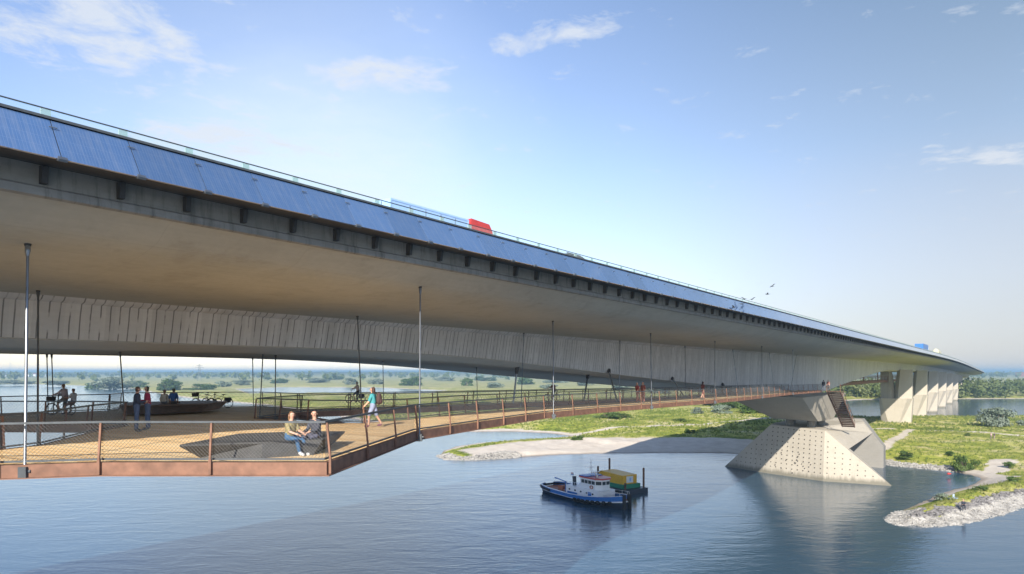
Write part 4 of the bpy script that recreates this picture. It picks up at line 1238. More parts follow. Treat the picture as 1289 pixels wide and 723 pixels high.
    if long_hair:
        mb = MB(); b = (H6 - hf * .07 - V((0, 0, .10))) * s
        mb.ell(b, (.105 * s, .07 * s, .20 * s), 12, 8, Matrix.Rotation(-look, 3, 'Z')); mb.ell(b - V((0, 0, .13)) * s, (.085 * s, .055 * s, .16 * s), 10, 7, Matrix.Rotation(-look, 3, 'Z'))
        mb.build("long_hair", hm, root, smooth=80)
    if near:
        mb = MB()
        for q in (-1, 1): mb.ell((H6 + hf * .092 + side * (.034 * q)) * s, (.012 * s, .008 * s, .008 * s), 8, 5, Matrix.Rotation(-look, 3, 'Z'))
        mb.build("eyes", M["black"], root, smooth=60)
        mb = MB(); mb.ell((H6 + hf * .088 - V((0, 0, .075))) * s, (.026 * s, .01 * s, .008 * s), 8, 5, Matrix.Rotation(-look, 3, 'Z'))
        mb.build("mouth", cloth((0.38, 0.13, 0.10)), root, smooth=60)
    return root

dk = EYE - 2.36
def P_(px, py, dx=0, dy=0): p = U(px, py); return V((p.x + dx, p.y + dy, p.z))
person("person in dark navy jacket and jeans standing with back turned, talking beside the near railing", P_(172, 543.5), (.75, .55), TALK, (0.035, 0.045, 0.075), (0.085, 0.12, 0.20), hair=(0.11, 0.05, 0.025), near=True, look=-.1)
person("person in crimson checked shirt and jeans with sunglasses standing on the deck in conversation", P_(186, 541), (-.8, -.45), TALK, (0.33, 0.035, 0.085), (0.10, 0.14, 0.23), hair=(0.03, 0.02, 0.015), near=True)
w = person("person in teal top and shorts with long brown hair walking along the deck", P_(470, 538), (-.93, .1), WALK, (0.05, 0.27, 0.30), (0.22, 0.25, 0.36), hair=(0.05, 0.022, 0.015), long_hair=True, long_sleeve=False, shorts=True, near=True, h=1.72, shoes=(0.16, 0.06, 0.09))
# their rucksack
bp = empty("backpack", w.location + V((0, 0, 1.0)), w.rotation_euler.z, "dark brown backpack on the back of the walker in teal", "backpack")
mb = MB(); mb.ell((0, -.25, .22), (.17, .12, .27), 14, 10); mb.build("bag", cloth((0.055, 0.03, 0.028)), bp, smooth=80)
mb = MB(); mb.ell((0, -.345, .12), (.11, .05, .12), 10, 8); mb.build("pocket", cloth((0.07, 0.035, 0.032)), bp, smooth=80)
for q in (-1, 1):
    mb = MB(); mb.tube([(q * .1, -.16, .42), (q * .115, -.02, .50), (q * .115, .13, .36), (q * .11, .06, .1), (q * .11, -.14, .02)], .022, 6); mb.build("strap", cloth((0.03, 0.02, 0.02)), bp, smooth=80)
s1 = at(365, 554.0, dk + 0.42); s2 = at(398, 551.0, dk + 0.42)
person("person with long fair hair, bright striped top and jeans sitting on the dark bench", V((s1.x, s1.y, dk)), (.85, -.42), SIT, (0.27, 0.22, 0.10), (0.035, 0.10, 0.20), hair=(0.19, 0.10, 0.045), long_hair=True, long_sleeve=False, near=True, shoes=(0.6, 0.6, 0.6), h=1.58, look=.5)
person("person with long dark hair in dark top sitting on the dark bench with white shoes", V((s2.x, s2.y, dk)), (-.45, -.85), SIT, (0.045, 0.048, 0.065), (0.09, 0.09, 0.13), hair=(0.025, 0.016, 0.014), long_hair=True, near=True, shoes=(0.7, 0.7, 0.7), h=1.58, look=-.6)
f1 = at(207, 508.2, dk + 0.42); f2 = at(218.5, 508.2, dk + 0.42)
person("person in white top with fair hair sitting on the far brown bench, back turned", V((f1.x, f1.y, dk - .03)), (.05, 1), SITBACK, (0.62, 0.55, 0.47), (0.2, 0.2, 0.22), hair=(0.24, 0.14, 0.09), h=1.68)
person("person in blue T-shirt sitting on the far brown bench, back turned", V((f2.x, f2.y, dk - .03)), (-.05, 1), SITBACK, (0.05, 0.13, 0.34), (0.10, 0.09, 0.08), hair=(0.10, 0.09, 0.08), long_sleeve=False, h=1.78)
person("person in reddish top walking close beside another on the ramp", P_(802.5, 507.6), (-.8, -.5), WALK, (0.30, 0.06, 0.05), (0.28, 0.11, 0.09), hair=(0.05, 0.02, 0.02), long_sleeve=False)
person("person in brown vest walking at the side of the person in reddish top", P_(809.5, 507.2), (-.7, -.6), STAND, (0.24, 0.08, 0.06), (0.32, 0.13, 0.1), hair=(0.09, 0.03, 0.02), long_sleeve=False)
person("person in dark red skirt and top walking alone on the ramp nearer the pier", P_(884.5, 502.6), (.9, .5), WALK, (0.14, 0.04, 0.035), (0.20, 0.06, 0.05), hair=(0.05, 0.02, 0.02), long_hair=True, shorts=True)
person("person in dark clothes standing at the top of the stairs, left of the pair", P_(1036.5, 491.8), (.6, .8), STAND, (0.05, 0.045, 0.05), (0.08, 0.09, 0.12), hair=(0.04, 0.02, 0.02))
person("person in pinkish top standing at the top of the stairs, right of the pair", P_(1042.5, 491.7), (-.6, -.8), STAND, (0.26, 0.12, 0.10), (0.07, 0.06, 0.06), hair=(0.08, 0.03, 0.02), long_sleeve=False)
def G_(px, py):
    z = 1.6
    for _ in range(6):
        p = at(px, py, z); z = gz(p.x, p.y)
    p = at(px, py, z); p.z = max(z, 0.0); return p
person("person in pale pink top walking on the meadow path", G_(1247.5, 553), (.9, .3), WALK, (0.50, 0.34, 0.35), (0.16, 0.13, 0.15), hair=(0.06, 0.03, 0.03), h=1.8)
person("person in dark top walking on the meadow path", G_(1251.5, 553), (.9, .3), WALK, (0.08, 0.06, 0.08), (0.30, 0.22, 0.23), hair=(0.05, 0.03, 0.03), h=1.75)
ang = G_(1212.5, 641)
stool = empty("camping_stool", ang, 0, "small dark folding stool under the angler on the stone spit", "stool")
mb = MB(); mb.box((0, 0, .42), (.42, .36, .035)); mb.build("seat", M["black"], stool)
for q in (-1, 1):
    mb = MB(); mb.beam((-.19, .15 * q, 0), (.17, .15 * q, .41), .03, .03); mb.beam((.19, .155 * q, 0), (-.17, .155 * q, .41), .03, .03); mb.build("leg", M["darksteel"], stool)
person("person in dark clothes sitting fishing on the tip of the stone spit", ang + V((0, 0, 0)), (-.4, -.9), SIT, (0.025, 0.03, 0.045), (0.03, 0.035, 0.05), hair=(0.03, 0.02, 0.02), h=1.8)
fc = empty("folding_chair", G_(1203, 631), .6, "pale blue folding chair on the spit behind the angler", "chair")
mb = MB(); mb.box((0, 0, .42), (.55, .5, .03)); mb.build("seat", cloth((0.32, 0.42, 0.5)), fc)
mb = MB(); mb.box((0, .27, .72), (.55, .03, .52)); mb.build("backrest", cloth((0.40, 0.5, 0.58)), fc)
for q in (-1, 1):
    mb = MB(); mb.beam((.27 * q, -.25, 0), (.27 * q, .25, .62), .035, .035); mb.beam((.275 * q, .25, 0), (.275 * q, -.25, .6), .035, .035); mb.beam((.27 * q, -.27, .62), (.27 * q, .27, .62), .05, .03); mb.build("side_frame", M["steel"], fc)

# ------------------------------------------------------------------ bicycles
def bicycle(label, loc, face, frame_col, group=None, basket=False, panniers=False):
    root = empty("bicycle", loc, math.atan2(face[1], face[0]), label, "bicycle", group)
    fm = pmat("bicycle paint", frame_col, rough=0.35, metal=0.2)
    for x in (-.53, .55):
        mb = MB(); mb.torus((x, 0, .345), (0, 1, 0), .325, .021, 28, 6); wh = mb.build("wheel", M["black"], root, smooth=60)
        mb = MB(); mb.torus((x, 0, .345), (0, 1, 0), .300, .009, 28, 4); mb.tube([(x, -.05, .345), (x, .05, .345)], .022, 8); mb.build("rim", M["chrome"], wh, smooth=60)
        mb = MB()
        for k in range(14):
            a = 6.283 * k / 14; mb.tube([(x, .02 * (-1) ** k, .345), (x + .30 * math.cos(a), 0, .345 + .30 * math.sin(a))], .0022, 3, caps=False)
        mb.build("spokes", M["chrome"], wh)
        mb = MB(); pts = [(x + .36 * math.cos(a), 0, .345 + .36 * math.sin(a)) for a in [R(d) for d in ((20, 60, 100, 150) if x > 0 else (10, 50, 90, 130, 170))]]
        mb.tube(pts, .018, 5); mb.build("mudguard", fm, root, smooth=60)
    BB, SE, HT, HB, RA, FA = V((-.05, 0, .30)), V((-.20, 0, .80)), V((.36, 0, .88)), V((.40, 0, .66)), V((-.53, 0, .345)), V((.55, 0, .345))
    mb = MB()
    for a, b, r in ((BB, SE, .017), (SE, HT, .017), (BB, HB, .019), (HT, HB, .02)): mb.tube([a, b], r, 8)
    for q in (-1, 1):
        mb.tube([BB + V((0, .03 * q, 0)), RA + V((0, .055 * q, 0))], .010, 6); mb.tube([SE, RA + V((0, .055 * q, 0))], .009, 6)
        mb.tube([HB + V((0, .04 * q, -.02)), FA + V((0, .05 * q, 0))], .012, 6)
    mb.build("frame", fm, root, smooth=60)
    mb = MB(); mb.tube([HT, HT + V((-.03, 0, .16))], .013, 8); c = HT + V((-.03, 0, .17))
    mb.tube([c + V((-.18, -.29, .02)), c + V((.02, -.24, .03)), c, c + V((.02, .24, .03)), c + V((-.18, .29, .02))], .012, 6); mb.build("handlebar", M["black"], root, smooth=60)
    mb = MB(); mb.tube([SE, SE + V((-.03, 0, .11))], .013, 8); mb.ell(SE + V((-.05, 0, .14)), (.14, .075, .035), 10, 6); mb.build("saddle", M["black"], root, smooth=60)
    mb = MB(); mb.tube([BB + V((0, -.1, 0)), BB + V((0, .1, 0))], .012, 6); mb.torus(BB + V((0, .06, 0)), (0, 1, 0), .09, .008, 16, 4)
    mb.beam(BB + V((0, .09, 0)), BB + V((.10, .09, -.13)), .02, .02); mb.beam(BB + V((0, -.09, 0)), BB + V((-.10, -.09, .13)), .02, .02)
    mb.box(BB + V((.10, .14, -.14)), (.09, .09, .02)); mb.box(BB + V((-.10, -.14, .14)), (.09, .09, .02)); mb.build("crankset", M["black"], root)
    mb = MB()
    for q in (-1, 1): mb.tube([(-.24, .06 * q, .74), (-.74, .06 * q, .74), (-.55, .06 * q, .36)], .007, 5)
    for x in (-.3, -.45, -.6): mb.tube([(x, -.06, .74), (x, .06, .74)], .006, 5)
    mb.build("carrier", M["black"], root)
    if basket:
        mb = MB(); mb.prism([(.46, -.17, .80), (.72, -.15, .80), (.76, -.18, 1.06), (.44, -.2, 1.06)], (0, .35, 0)); mb.build("basket", pmat("wicker", (0.05, 0.035, 0.03), rough=.9, var=.4, scale=30), root)
    if panniers:
        for q in (-1, 1):
            mb = MB(); mb.prism([(-.34, q * .08, .74), (-.70, q * .08, .74), (-.66, q * .08, .40), (-.40, q * .08, .40)], (0, q * .13, 0)); mb.build("pannier", cloth((0.06, 0.055, 0.06)), root)
    return root
def on_bike(p, f, back, lab, **k):
    f = V((f[0], f[1], 0)).normalized(); q = p + f * back
    return person(lab, q, (f.x, f.y), k.pop("pose", RIDE), **k)
b1 = U(77, 523); fx = (-1, .06)
bicycle("grey bicycle ridden by two people at the left end of the deck", b1, fx, (0.12, 0.14, 0.15), "ridden bicycles", basket=True)
on_bike(b1, fx, -.24, "person in pale shirt and shorts riding the grey bicycle at left", top=(0.50, 0.42, 0.45), legs=(0.20, 0.17, 0.15), hair=(0.22, 0.10, 0.05), shorts=True)
on_bike(b1, fx, -.72, "person in white top sitting sideways on the carrier behind the rider at left", pose=PASS, top=(0.58, 0.56, 0.58), legs=(0.22, 0.15, 0.15), hair=(0.20, 0.10, 0.06), long_sleeve=False, shorts=True, h=1.6)
b2 = DY(36.7, 46.8) if False else U(440, 509); b2 = V((b2.x, b2.y + 2.0, EYE + hw(b2.y)))
bicycle("dark bicycle with panniers ridden along the far ramp, between the rods left of the walker", b2, (-1, .12), (0.05, 0.05, 0.055), "ridden bicycles", panniers=True)
on_bike(b2, (-1, .12), -.24, "person with bare shoulders riding the dark bicycle on the far ramp", top=(0.55, 0.40, 0.33), legs=(0.07, 0.06, 0.07), hair=(0.12, 0.06, 0.03), long_sleeve=False, shorts=True)
b3 = DY(32.6, 59.5)
bicycle("small dark bicycle far along the far ramp, below the haunch", b3, (-.75, -.5), (0.08, 0.05, 0.05), "ridden bicycles")
on_bike(b3, (-.75, -.5), -.24, "person in brown top riding the bicycle farther along the far ramp", top=(0.20, 0.11, 0.10), legs=(0.10, 0.07, 0.07), hair=(0.05, 0.03, 0.02), long_sleeve=False, shorts=True)
for px, py, f, c, lab, bk, pn in ((256, 514, (-1, .1), (0.55, 0.55, 0.53), "white bicycle with front basket parked by the far bench end", True, False), (267, 513.3, (-.96, .3), (0.45, 0.45, 0.44), "silver bicycle parked in the middle of the three beside the far bench", False, False),
                                  (277, 514, (-1, -.15), (0.10, 0.10, 0.11), "black bicycle with dark panniers parked rightmost beside the far bench", False, True)):
    bicycle(lab, U(px, py), f, c, "bicycles parked at the far bench", bk, pn)
# ------------------------------------------------------------------ traffic on the deck
def wheel(parent, x, y, r, w):
    mb = MB(); mb.torus((x, y, r), (0, 1, 0), r * .76, r * .24, 22, 8); mb.tube([(x, y - w / 2, r), (x, y + w / 2, r)], r * .8, 18)
    o = mb.build("wheel", M["black"], parent, smooth=40)
    mb = MB(); mb.tube([(x, y - w / 2 - .02, r), (x, y + w / 2 + .02, r)], r * .5, 14); mb.build("rim", M["chrome"], o, smooth=40)
def truck(label, D, t, box_mat, cab_mat, L=7.4, H=3.95, tank=False, rot=0.0):
    p = B(D, t, 5.305); e = empty("lorry", p, math.atan2(TY, TX) + rot, label, "lorry", "lorries on the bridge")
    # x forwards, the box from -L to 0, the cab ahead of it
    mb = MB()
    if tank: 
        rings = []
        for x, k in ((-L, .78), (-L + .25, .97), (-L + .5, 1.0), (-.5, 1.0), (-.25, .97), (0, .78)):
            rings.append([(x, 1.22 * k * math.cos(a), 3.1 + 1.75 * k * math.sin(a)) for a in [6.283 * q / 20 for q in range(20)]])
        mb.loft(rings)
        mb.build("tank", M[box_mat], e, smooth=40)
    else:
        mb.box((-L / 2, 0, (1.05 + H) / 2), (L, 2.5, H - 1.05)); mb.build("cargo_box", M[box_mat], e)
        mb = MB()
        for q in (-1, 1):
            for z in (1.07, H - .03): mb.box((-L / 2, q * 1.255, z), (L, .03, .1))
            for x in (-L + .04, -.04): mb.box((x, q * 1.256, (1.05 + H) / 2), (.08, .03, H - 1.2))
        mb.build("corner_trim", M[box_mat], e)
    if not tank:
        mb = MB()
        for k in range(1, int(L / 1.2)):
            for q in (-1, 1): mb.box((-1.2 * k, q * 1.254, (1.05 + H) / 2), (.035, .02, H - 1.3))
        for q in (-.6, .6): mb.box((-L - .012, q, (1.05 + H) / 2), (.02, .05, H - 1.2))
        mb.build("panel_seam", M["steel"], e)
    mb = MB(); mb.box((-L / 2 + 1.2, 0, .86), (L + 2.4, .9, .26)); mb.build("chassis", M["darksteel"], e)
    cab_p = [(.25, .75), (2.55, .75), (2.62, 1.2), (2.55, 1.75), (2.4, 2.9), (2.3, 3.3), (2.0, 3.68), (.3, 3.74), (.25, 2.8)]
    mb = MB(); mb.prism([(x, -1.2, z) for x, z in cab_p], (0, 2.4, 0)); cb = mb.build("cab", M[cab_mat], e)
    mb = MB(); mb.prism([(2.56, -1.08, 1.83), (2.56, 1.08, 1.83), (2.26, 1.03, 2.82), (2.26, -1.03, 2.82)], (.03, 0, .01)); mb.build("windscreen", M["glassdark"], cb)
    for q in (-1, 1):
        mb = MB(); mb.prism([(1.2, q * 1.2, 1.85), (2.25, q * 1.2, 1.85), (2.02, q * 1.2, 2.75), (1.2, q * 1.2, 2.75)], (0, q * .02, 0)); mb.build("side_window", M["glassdark"], cb)
        mb = MB(); mb.box((2.64, q * .9, 1.0), (.05, .36, .18)); mb.build("headlight", M["white"], cb)
        mb = MB(); mb.box((-L - .02, q * 1.0, 1.0), (.05, .3, .16)); mb.build("tail_light", M["lamp"], e)
        mb = MB(); mb.box((2.4, q * 1.38, 2.2), (.12, .16, .5)); mb.build("mirror", M["black"], cb)
        wheel(e, 1.5, q * 1.0, .5, .3); wheel(e, -L + 1.0, q * 1.0, .5, .5); wheel(e, -L + 2.3, q * 1.0, .5, .5)
    return e
truck("large pale blue lorry with a red cab driving on the bridge deck", 26.6, 29.9, "lightblue", "red", 6.2, 3.58)
truck("distant lorry with a bright blue box high on the bridge deck", 24.5, 287, "blue", "white", 18.0, 4.4)
truck("distant beige tanker lorry on the deck behind the blue one", 24.5, 347, "beige", "beige", 12.0, 4.3, True)
def suv(label, D, t):
    e = empty("car", B(D, t, 5.305), math.atan2(TY, TX), label, "car")
    prof = [(-2.3, .55), (-2.35, 1.0), (-2.2, 1.18), (-1.95, 1.62), (-1.6, 1.78), (.1, 1.80), (.55, 1.68), (1.15, 1.16), (2.05, 1.02), (2.3, .85), (2.33, .5), (2.0, .32), (-2.1, .32)]
    mb = MB(); rings = []
    for y, k in ((-.93, .0), (-.9, .02), (.9, .02), (.93, .0)):
        rings.append([(x, y * (1 if z < 1.15 else .86), z) for x, z in prof])
    mb.loft(rings); mb.build("body", M["darksteel"], e, smooth=35)
    for q in (-1, 1):
        mb = MB(); yy = q * .815
        mb.prism([(-1.85, yy, 1.2), (1.0, yy, 1.2), (.5, yy * .985, 1.64), (-1.6, yy * .985, 1.70)], (0, q * .03, 0)); mb.build("side_window", M["glassdark"], e)
        mb = MB(); mb.tube([(-1.5, q * .68, 1.85), (.1, q * .68, 1.85)], .025, 6); mb.build("roof_rail", M["steel"], e)
        mb = MB(); mb.box((2.3, q * .65, .78), (.08, .36, .14)); mb.build("headlight", M["white"], e)
        mb = MB(); mb.box((-2.34, q * .72, .98), (.06, .24, .2)); mb.build("tail_light", M["lamp"], e)
        wheel(e, 1.45, q * .82, .36, .22); wheel(e, -1.4, q * .82, .36, .22)
    mb = MB(); mb.prism([(1.12, -.72, 1.2), (1.12, .72, 1.2), (.6, .68, 1.66), (.6, -.68, 1.66)], (.02, 0, .02)); mb.build("windscreen", M["glassdark"], e)
    return e
suv("dark car with a rounded roof just showing over the glass barrier", 21.9, 35.6)

# ------------------------------------------------------------------ tug and barge
bow, stern = at(792, 642, 0), at(689, 616.5, 0)
dv = (bow - stern); ctr = (bow + stern) / 2
tug = empty("tugboat", ctr, math.atan2(dv.y, dv.x), "white and blue tugboat with dark hull, tall mast and row of tyres along its side", "tugboat")
LH = dv.length / 2 * .94
K = LH / 9.7
stn = [(-9.7, .9, 1.45), (-9.3, 1.9, 1.42), (-8.2, 2.5, 1.35), (-5.5, 2.85, 1.15), (0, 2.95, 1.05), (3.5, 2.85, 1.25), (6.2, 2.35, 1.6), (8.2, 1.6, 1.95), (9.3, .95, 2.2), (9.7, .8, 2.3)]
stn = [(x * K, b, z) for x, b, z in stn]
def hull_ring(x, b, z0, z1, k0, k1):
    return [(x, -b * k1, z1), (x, -b * k0, z0), (x, b * k0, z0), (x, b * k1, z1)]
mb = MB(); mb.loft([[(x, -b, z * .62), (x, -b * .93, .2), (x, -b * .55, -.9), (x, b * .55, -.9), (x, b * .93, .2), (x, b, z * .62)] for x, b, z in stn]); mb.build("hull", M["navy"], tug, smooth=30)
mb = MB(); mb.loft([[(x, -b * 1.0, z * .62 + .01), (x, -b * 1.02, z * .75), (x, b * 1.02, z * .75), (x, b, z * .62 + .01)] for x, b, z in stn]); mb.build("white_stripe", M["white"], tug, smooth=30)
mb = MB()
for q in (-1, 1):
    mb.loft([[(x, q * b * 1.0, z * .75), (x, q * b * 1.03, z + .55), (x, q * (b * 1.03 - .12), z + .55), (x, q * (b - .12), z * .75)] for x, b, z in stn])
mb.build("bulwark", M["blue"], tug, smooth=30)
mb = MB()
for q in (-1, 1):
    mb.loft([[(x, q * b * 1.05, z + .551), (x, q * b * 1.05, z + .63), (x, q * (b * 1.02 - .16), z + .63), (x, q * (b * 1.02 - .16), z + .551)] for x, b, z in stn])
mb.build("gunwale", M["white"], tug, smooth=30)
mb = MB(); mb.loft([[(x, -b * .99, z * .8), (x, -b * .99, z * .8 + .04), (x, b * .99, z * .8 + .04), (x, b * .99, z * .8)] for x, b, z in stn]); mb.build("deck", M["orange"], tug)
mb = MB()   # stern fender
mb.tube([(x, -b * 1.05, z + .1) for x, b, z in reversed(stn[:4])] + [(x, b * 1.05, z + .1) for x, b, z in stn[:4]], .26, 10); mb.build("stern_fender", M["black"], tug, smooth=50)
for q in (-1, 1):
    for k in range(8 if q < 0 else 5):
        x = (1.2 + .98 * k) * K
        b = np.interp(x, [s_[0] for s_ in stn], [s_[1] for s_ in stn]); z = np.interp(x, [s_[0] for s_ in stn], [s_[2] for s_ in stn])
        mb = MB(); mb.torus((x, q * (b * 1.02 + .1), z * .55), (.15 * 0, 1, 0), .34, .13, 14, 6); mb.build("tyre", M["black"], tug, smooth=60)
    mb = MB(); mb.beam((9.75 * K, q * .55, -.2), (9.75 * K, q * .55, 3.1), .42, .5, up=(1, 0, 0)); mb.build("push_knee", M["black"], tug)
zd_ = .95
mb = MB(); mb.prism([(-2.6, -1.75, zd_), (5.0, -1.75, zd_), (5.6, -1.2, zd_), (5.6, 1.2, zd_), (5.0, 1.75, zd_), (-2.6, 1.75, zd_)], (0, 0, 2.1)); dh = mb.build("deckhouse", M["white"], tug)
for q in (-1, 1):
    for x in (-1.7, -.3, 1.1, 2.5, 3.9):
        mb = MB(); mb.tube([(x, q * 1.74, 2.2), (x, q * 1.79, 2.2)], .2, 10); mb.build("porthole", M["glassdark"], dh)
    mb = MB(); mb.box((3.2, q * 1.77, 1.75), (.75, .05, 1.5)); mb.build("door", M["blue"], dh)
    mb = MB(); mb.box((-1.0, q * 1.78, 1.35), (2.4, .05, .7)); mb.build("blue_panel", M["blue"], dh)
mb = MB(); mb.prism([(.6, -1.45, 3.06), (4.1, -1.45, 3.06), (4.9, -.75, 3.06), (4.9, .75, 3.06), (4.1, 1.45, 3.06), (.6, 1.45, 3.06)], (0, 0, 2.35)); wh = mb.build("wheelhouse", M["white"], tug)
def pane(a, b, z0, z1, off):
    a, b = V(a), V(b); d = (b - a).normalized(); nn = V((d.y, -d.x, 0)) * off
    L = (b - a).length; k = max(1, round(L / .75))
    for i in range(k):
        p, q = a + d * (L * (i + .1) / k), a + d * (L * (i + .9) / k)
        mb = MB(); mb.prism([V((p.x, p.y, z0)), V((q.x, q.y, z0)), V((q.x, q.y, z1)), V((p.x, p.y, z1))], nn); mb.build("window", M["glassdark"], wh)
for (a, b) in (((.8, -1.45, 0), (4.1, -1.45, 0)), ((4.1, -1.45, 0), (4.9, -.75, 0)), ((4.9, -.75, 0), (4.9, .75, 0)), ((4.9, .75, 0), (4.1, 1.45, 0)), ((4.1, 1.45, 0), (.8, 1.45, 0))):
    pane(a, b, 4.25, 5.0, .04)
mb = MB(); mb.prism([(.4, -1.6, 5.41), (4.2, -1.6, 5.41), (5.1, -.8, 5.41), (5.1, .8, 5.41), (4.2, 1.6, 5.41), (.4, 1.6, 5.41)], (0, 0, .28)); mb.build("roof", M["red"], wh)
mb = MB(); mb.prism([(.45, -1.56, 5.69), (2.2, -1.56, 5.69), (2.2, 1.56, 5.69), (.45, 1.56, 5.69)], (0, 0, .2)); mb.build("blue_roof_panel", M["blue"], wh)
mb = MB(); mb.torus((3.3, -1.50, 3.6), (0, 1, 0), .33, .09, 16, 6); mb.build("lifebuoy", M["orange"], wh, smooth=60)
for q in (-1, 1):
    mb = MB(); mb.tube([(-1.4, q * .95, 3.06), (-1.5, q * .95, 4.9)], .3, 10); mb.tube([(-1.5, q * .95, 4.9), (-1.52, q * .95, 5.1)], .31, 10); mb.build("funnel", M["navy"], tug, smooth=40)
mb = MB(); mb.tube([(1.5, 0, 5.6), (1.4, 0, 9.6)], .08, 8, r1=.04); mb.tube([(1.1, -.7, 7.6), (1.8, .7, 7.6)], .04, 6); mb.tube([(1.42, -.5, 8.7), (1.42, .5, 8.7)], .03, 6)
mb.tube([(1.5, -.6, 5.7), (1.42, 0, 8.0)], .03, 5); mb.tube([(1.5, .6, 5.7), (1.42, 0, 8.0)], .03, 5); mb.build("mast", M["white"], tug)
mb = MB(); mb.box((2.3, .2, 6.6), (.16, 1.5, .18)); mb.tube([(2.3, .2, 5.8), (2.3, .2, 6.6)], .12, 8); mb.build("radar", M["white"], tug)
mb = MB(); mb.tube([(3.6, -.6, 5.68), (3.6, -.6, 6.2)], .18, 10); mb.ell((3.6, -.6, 6.25), (.24, .24, .2), 10, 6); mb.build("searchlight", M["chrome"], tug, smooth=50)
mb = MB(); mb.tube([(-2.6, 0, 3.0), (-2.9, 0, 5.6)], .03, 5); o = mb.build("flagstaff", M["white"], tug)
for k, mm in enumerate(("red", "white", "blue")):
    mb = MB(); mb.prism([(-2.93 - .0, .02, 5.5 - .2 * k), (-3.7, .12, 5.42 - .2 * k), (-3.7, .12, 5.22 - .2 * k), (-2.93, .02, 5.3 - .2 * k)], (0, .02, 0)); mb.build("flag_stripe", M[mm], o)
mb = MB(); mb.tube([(-5.0, -.8, 1.75), (-5.0, .8, 1.75)], .5, 14); mb.box((-5.0, -.95, 1.5), (1.2, .15, 1.2)); mb.box((-5.0, .95, 1.5), (1.2, .15, 1.2)); mb.build("winch", M["orange"], tug, smooth=40)
mb = MB(); mb.tube([(-3.6, -1.0, 1.1), (-3.6, -1.0, 3.4), (-6.2, -1.2, 3.9)], .13, 8); mb.build("deck_crane", M["blue"], tug)
for q in (-1, 1):
    mb = MB()
    pts = [(x, q * b * .98, z + 1.3) for x, b, z in stn[5:9]]; mb.tube(pts, .035, 5)
    for p in pts: mb.tube([p, (p[0], p[1], p[2] - .75)], .03, 5)
    mb.build("bow_railing", M["white"], tug); mb = MB()
    pts = [(-2.5, q * 1.7, 3.95), (.5, q * 1.7, 3.95)]; mb.tube(pts, .035, 5)
    for x in (-2.5, -1.5, -.5, .5): mb.tube([(x, q * 1.7, 3.05), (x, q * 1.7, 3.95)], .03, 5)
    mb.build("house_railing", M["white"], tug)

tug.scale = (1, 1, .68)
bc = at(776, 616.5, 0)
barge = empty("work_barge", bc, tug.rotation_euler.z, "dark work barge with green and yellow deck cabin and tall brown poles behind the tug", "barge")
mb = MB(); mb.loft([[(x, -w_, .1 - .9 * (1 - k)), (x, w_, .1 - .9 * (1 - k)), (x, w_, 1.1), (x, -w_, 1.1)] for x, w_, k in ((-5, 2.6, .9), (-4.3, 2.7, 0), (4.0, 2.7, 0), (4.8, 2.6, .9))]); mb.build("hull", M["navy"], barge)
mb = MB(); mb.box((.2, 0, 1.55), (7.0, 3.9, .9)); mb.build("green_base", M["green"], barge)
mb = MB(); mb.prism([(-2.9, -1.6, 2.0), (3.2, -1.6, 2.0), (3.2, -1.6, 4.0), (-2.2, -1.6, 4.3), (-2.9, -1.6, 3.9)], (0, 3.2, 0)); yb = mb.build("yellow_cabin", M["yellow"], barge)
mb = MB(); mb.box((3.23, 0, 3.0), (.05, 1.5, 1.5)); mb.build("white_panel", M["white"], yb)
mb = MB(); mb.box((3.265, 0.1, 3.0), (.02, .35, .8)); mb.build("blue_mark", M["lightblue"], yb)
mb = MB(); mb.torus((-1.6, -1.66, 3.0), (0, 1, 0), .32, .08, 14, 6); mb.build("lifebuoy", M["orange"], yb, smooth=60)
for x, y, hh in ((-4.0, 2.0, 6.6), (4.3, 2.1, 5.6), (4.3, -2.0, 2.6), (-2.2, -2.2, 5.4)):
    mb = MB(); mb.tube([(x, y, -.5), (x, y, hh)], .17, 8); mb.build("spud_pole", M["darkrust"], barge)
mb = MB()
for k in range(4): mb.torus((-3.4 + 2.2 * k, -2.78, .55), (0, 1, 0), .33, .13, 12, 6)
mb.build("fender_tyres", M["black"], barge, smooth=60)

barge.scale = (1, 1, .72)
# ------------------------------------------------------------------ birds
for k, (px, py, Y, tilt, lab) in enumerate(((937, 376.5, 58, .5, "dark bird flying low, against the barrier line, left of the two there"), (946.5, 377, 60, -.6, "dark bird with wings stretched crossing the top of the bridge edge"), (966, 370.5, 62, -.5, "dark bird gliding in the sky, lower of the two above the bridge"),
                                           (972, 360.5, 64, .7, "highest dark bird in the sky above the bridge"), (934.5, 383, 57, .2, "small dark bird against the blue panels, nearer the barrier"), (923.5, 387, 55, -.3, "small dark bird against the blue panels, the lowest and leftmost of the flock"))):
    e = empty("bird", atY(px, py, Y), 0.7 + k, lab, "bird", "birds flying past the bridge")
    s = .8
    mb = MB(); mb.ell((0, 0, 0), (.17 * s, .055 * s, .055 * s), 8, 6); mb.ell((.18 * s, 0, .02), (.05 * s, .04 * s, .04 * s), 6, 5); mb.prism([(-.14 * s, -.03, 0), (-.32 * s, -.06, 0), (-.32 * s, .06, 0), (-.14 * s, .03, 0)], (0, 0, .012)); mb.build("body", M["bird"], e, smooth=60)
    for q in (-1, 1):
        a = tilt * q + .25
        mb = MB(); mb.prism([(.09 * s, q * .04, .02), (-.07 * s, q * .04, .02), (-.09 * s, q * .22 * s, .02 + .16 * math.sin(a)), (-.06 * s, q * .40 * s, .02 + .22 * math.sin(a)), (.05 * s, q * .22 * s, .03 + .17 * math.sin(a))], (0, 0, .012)); mb.build("wing", M["bird"], e)
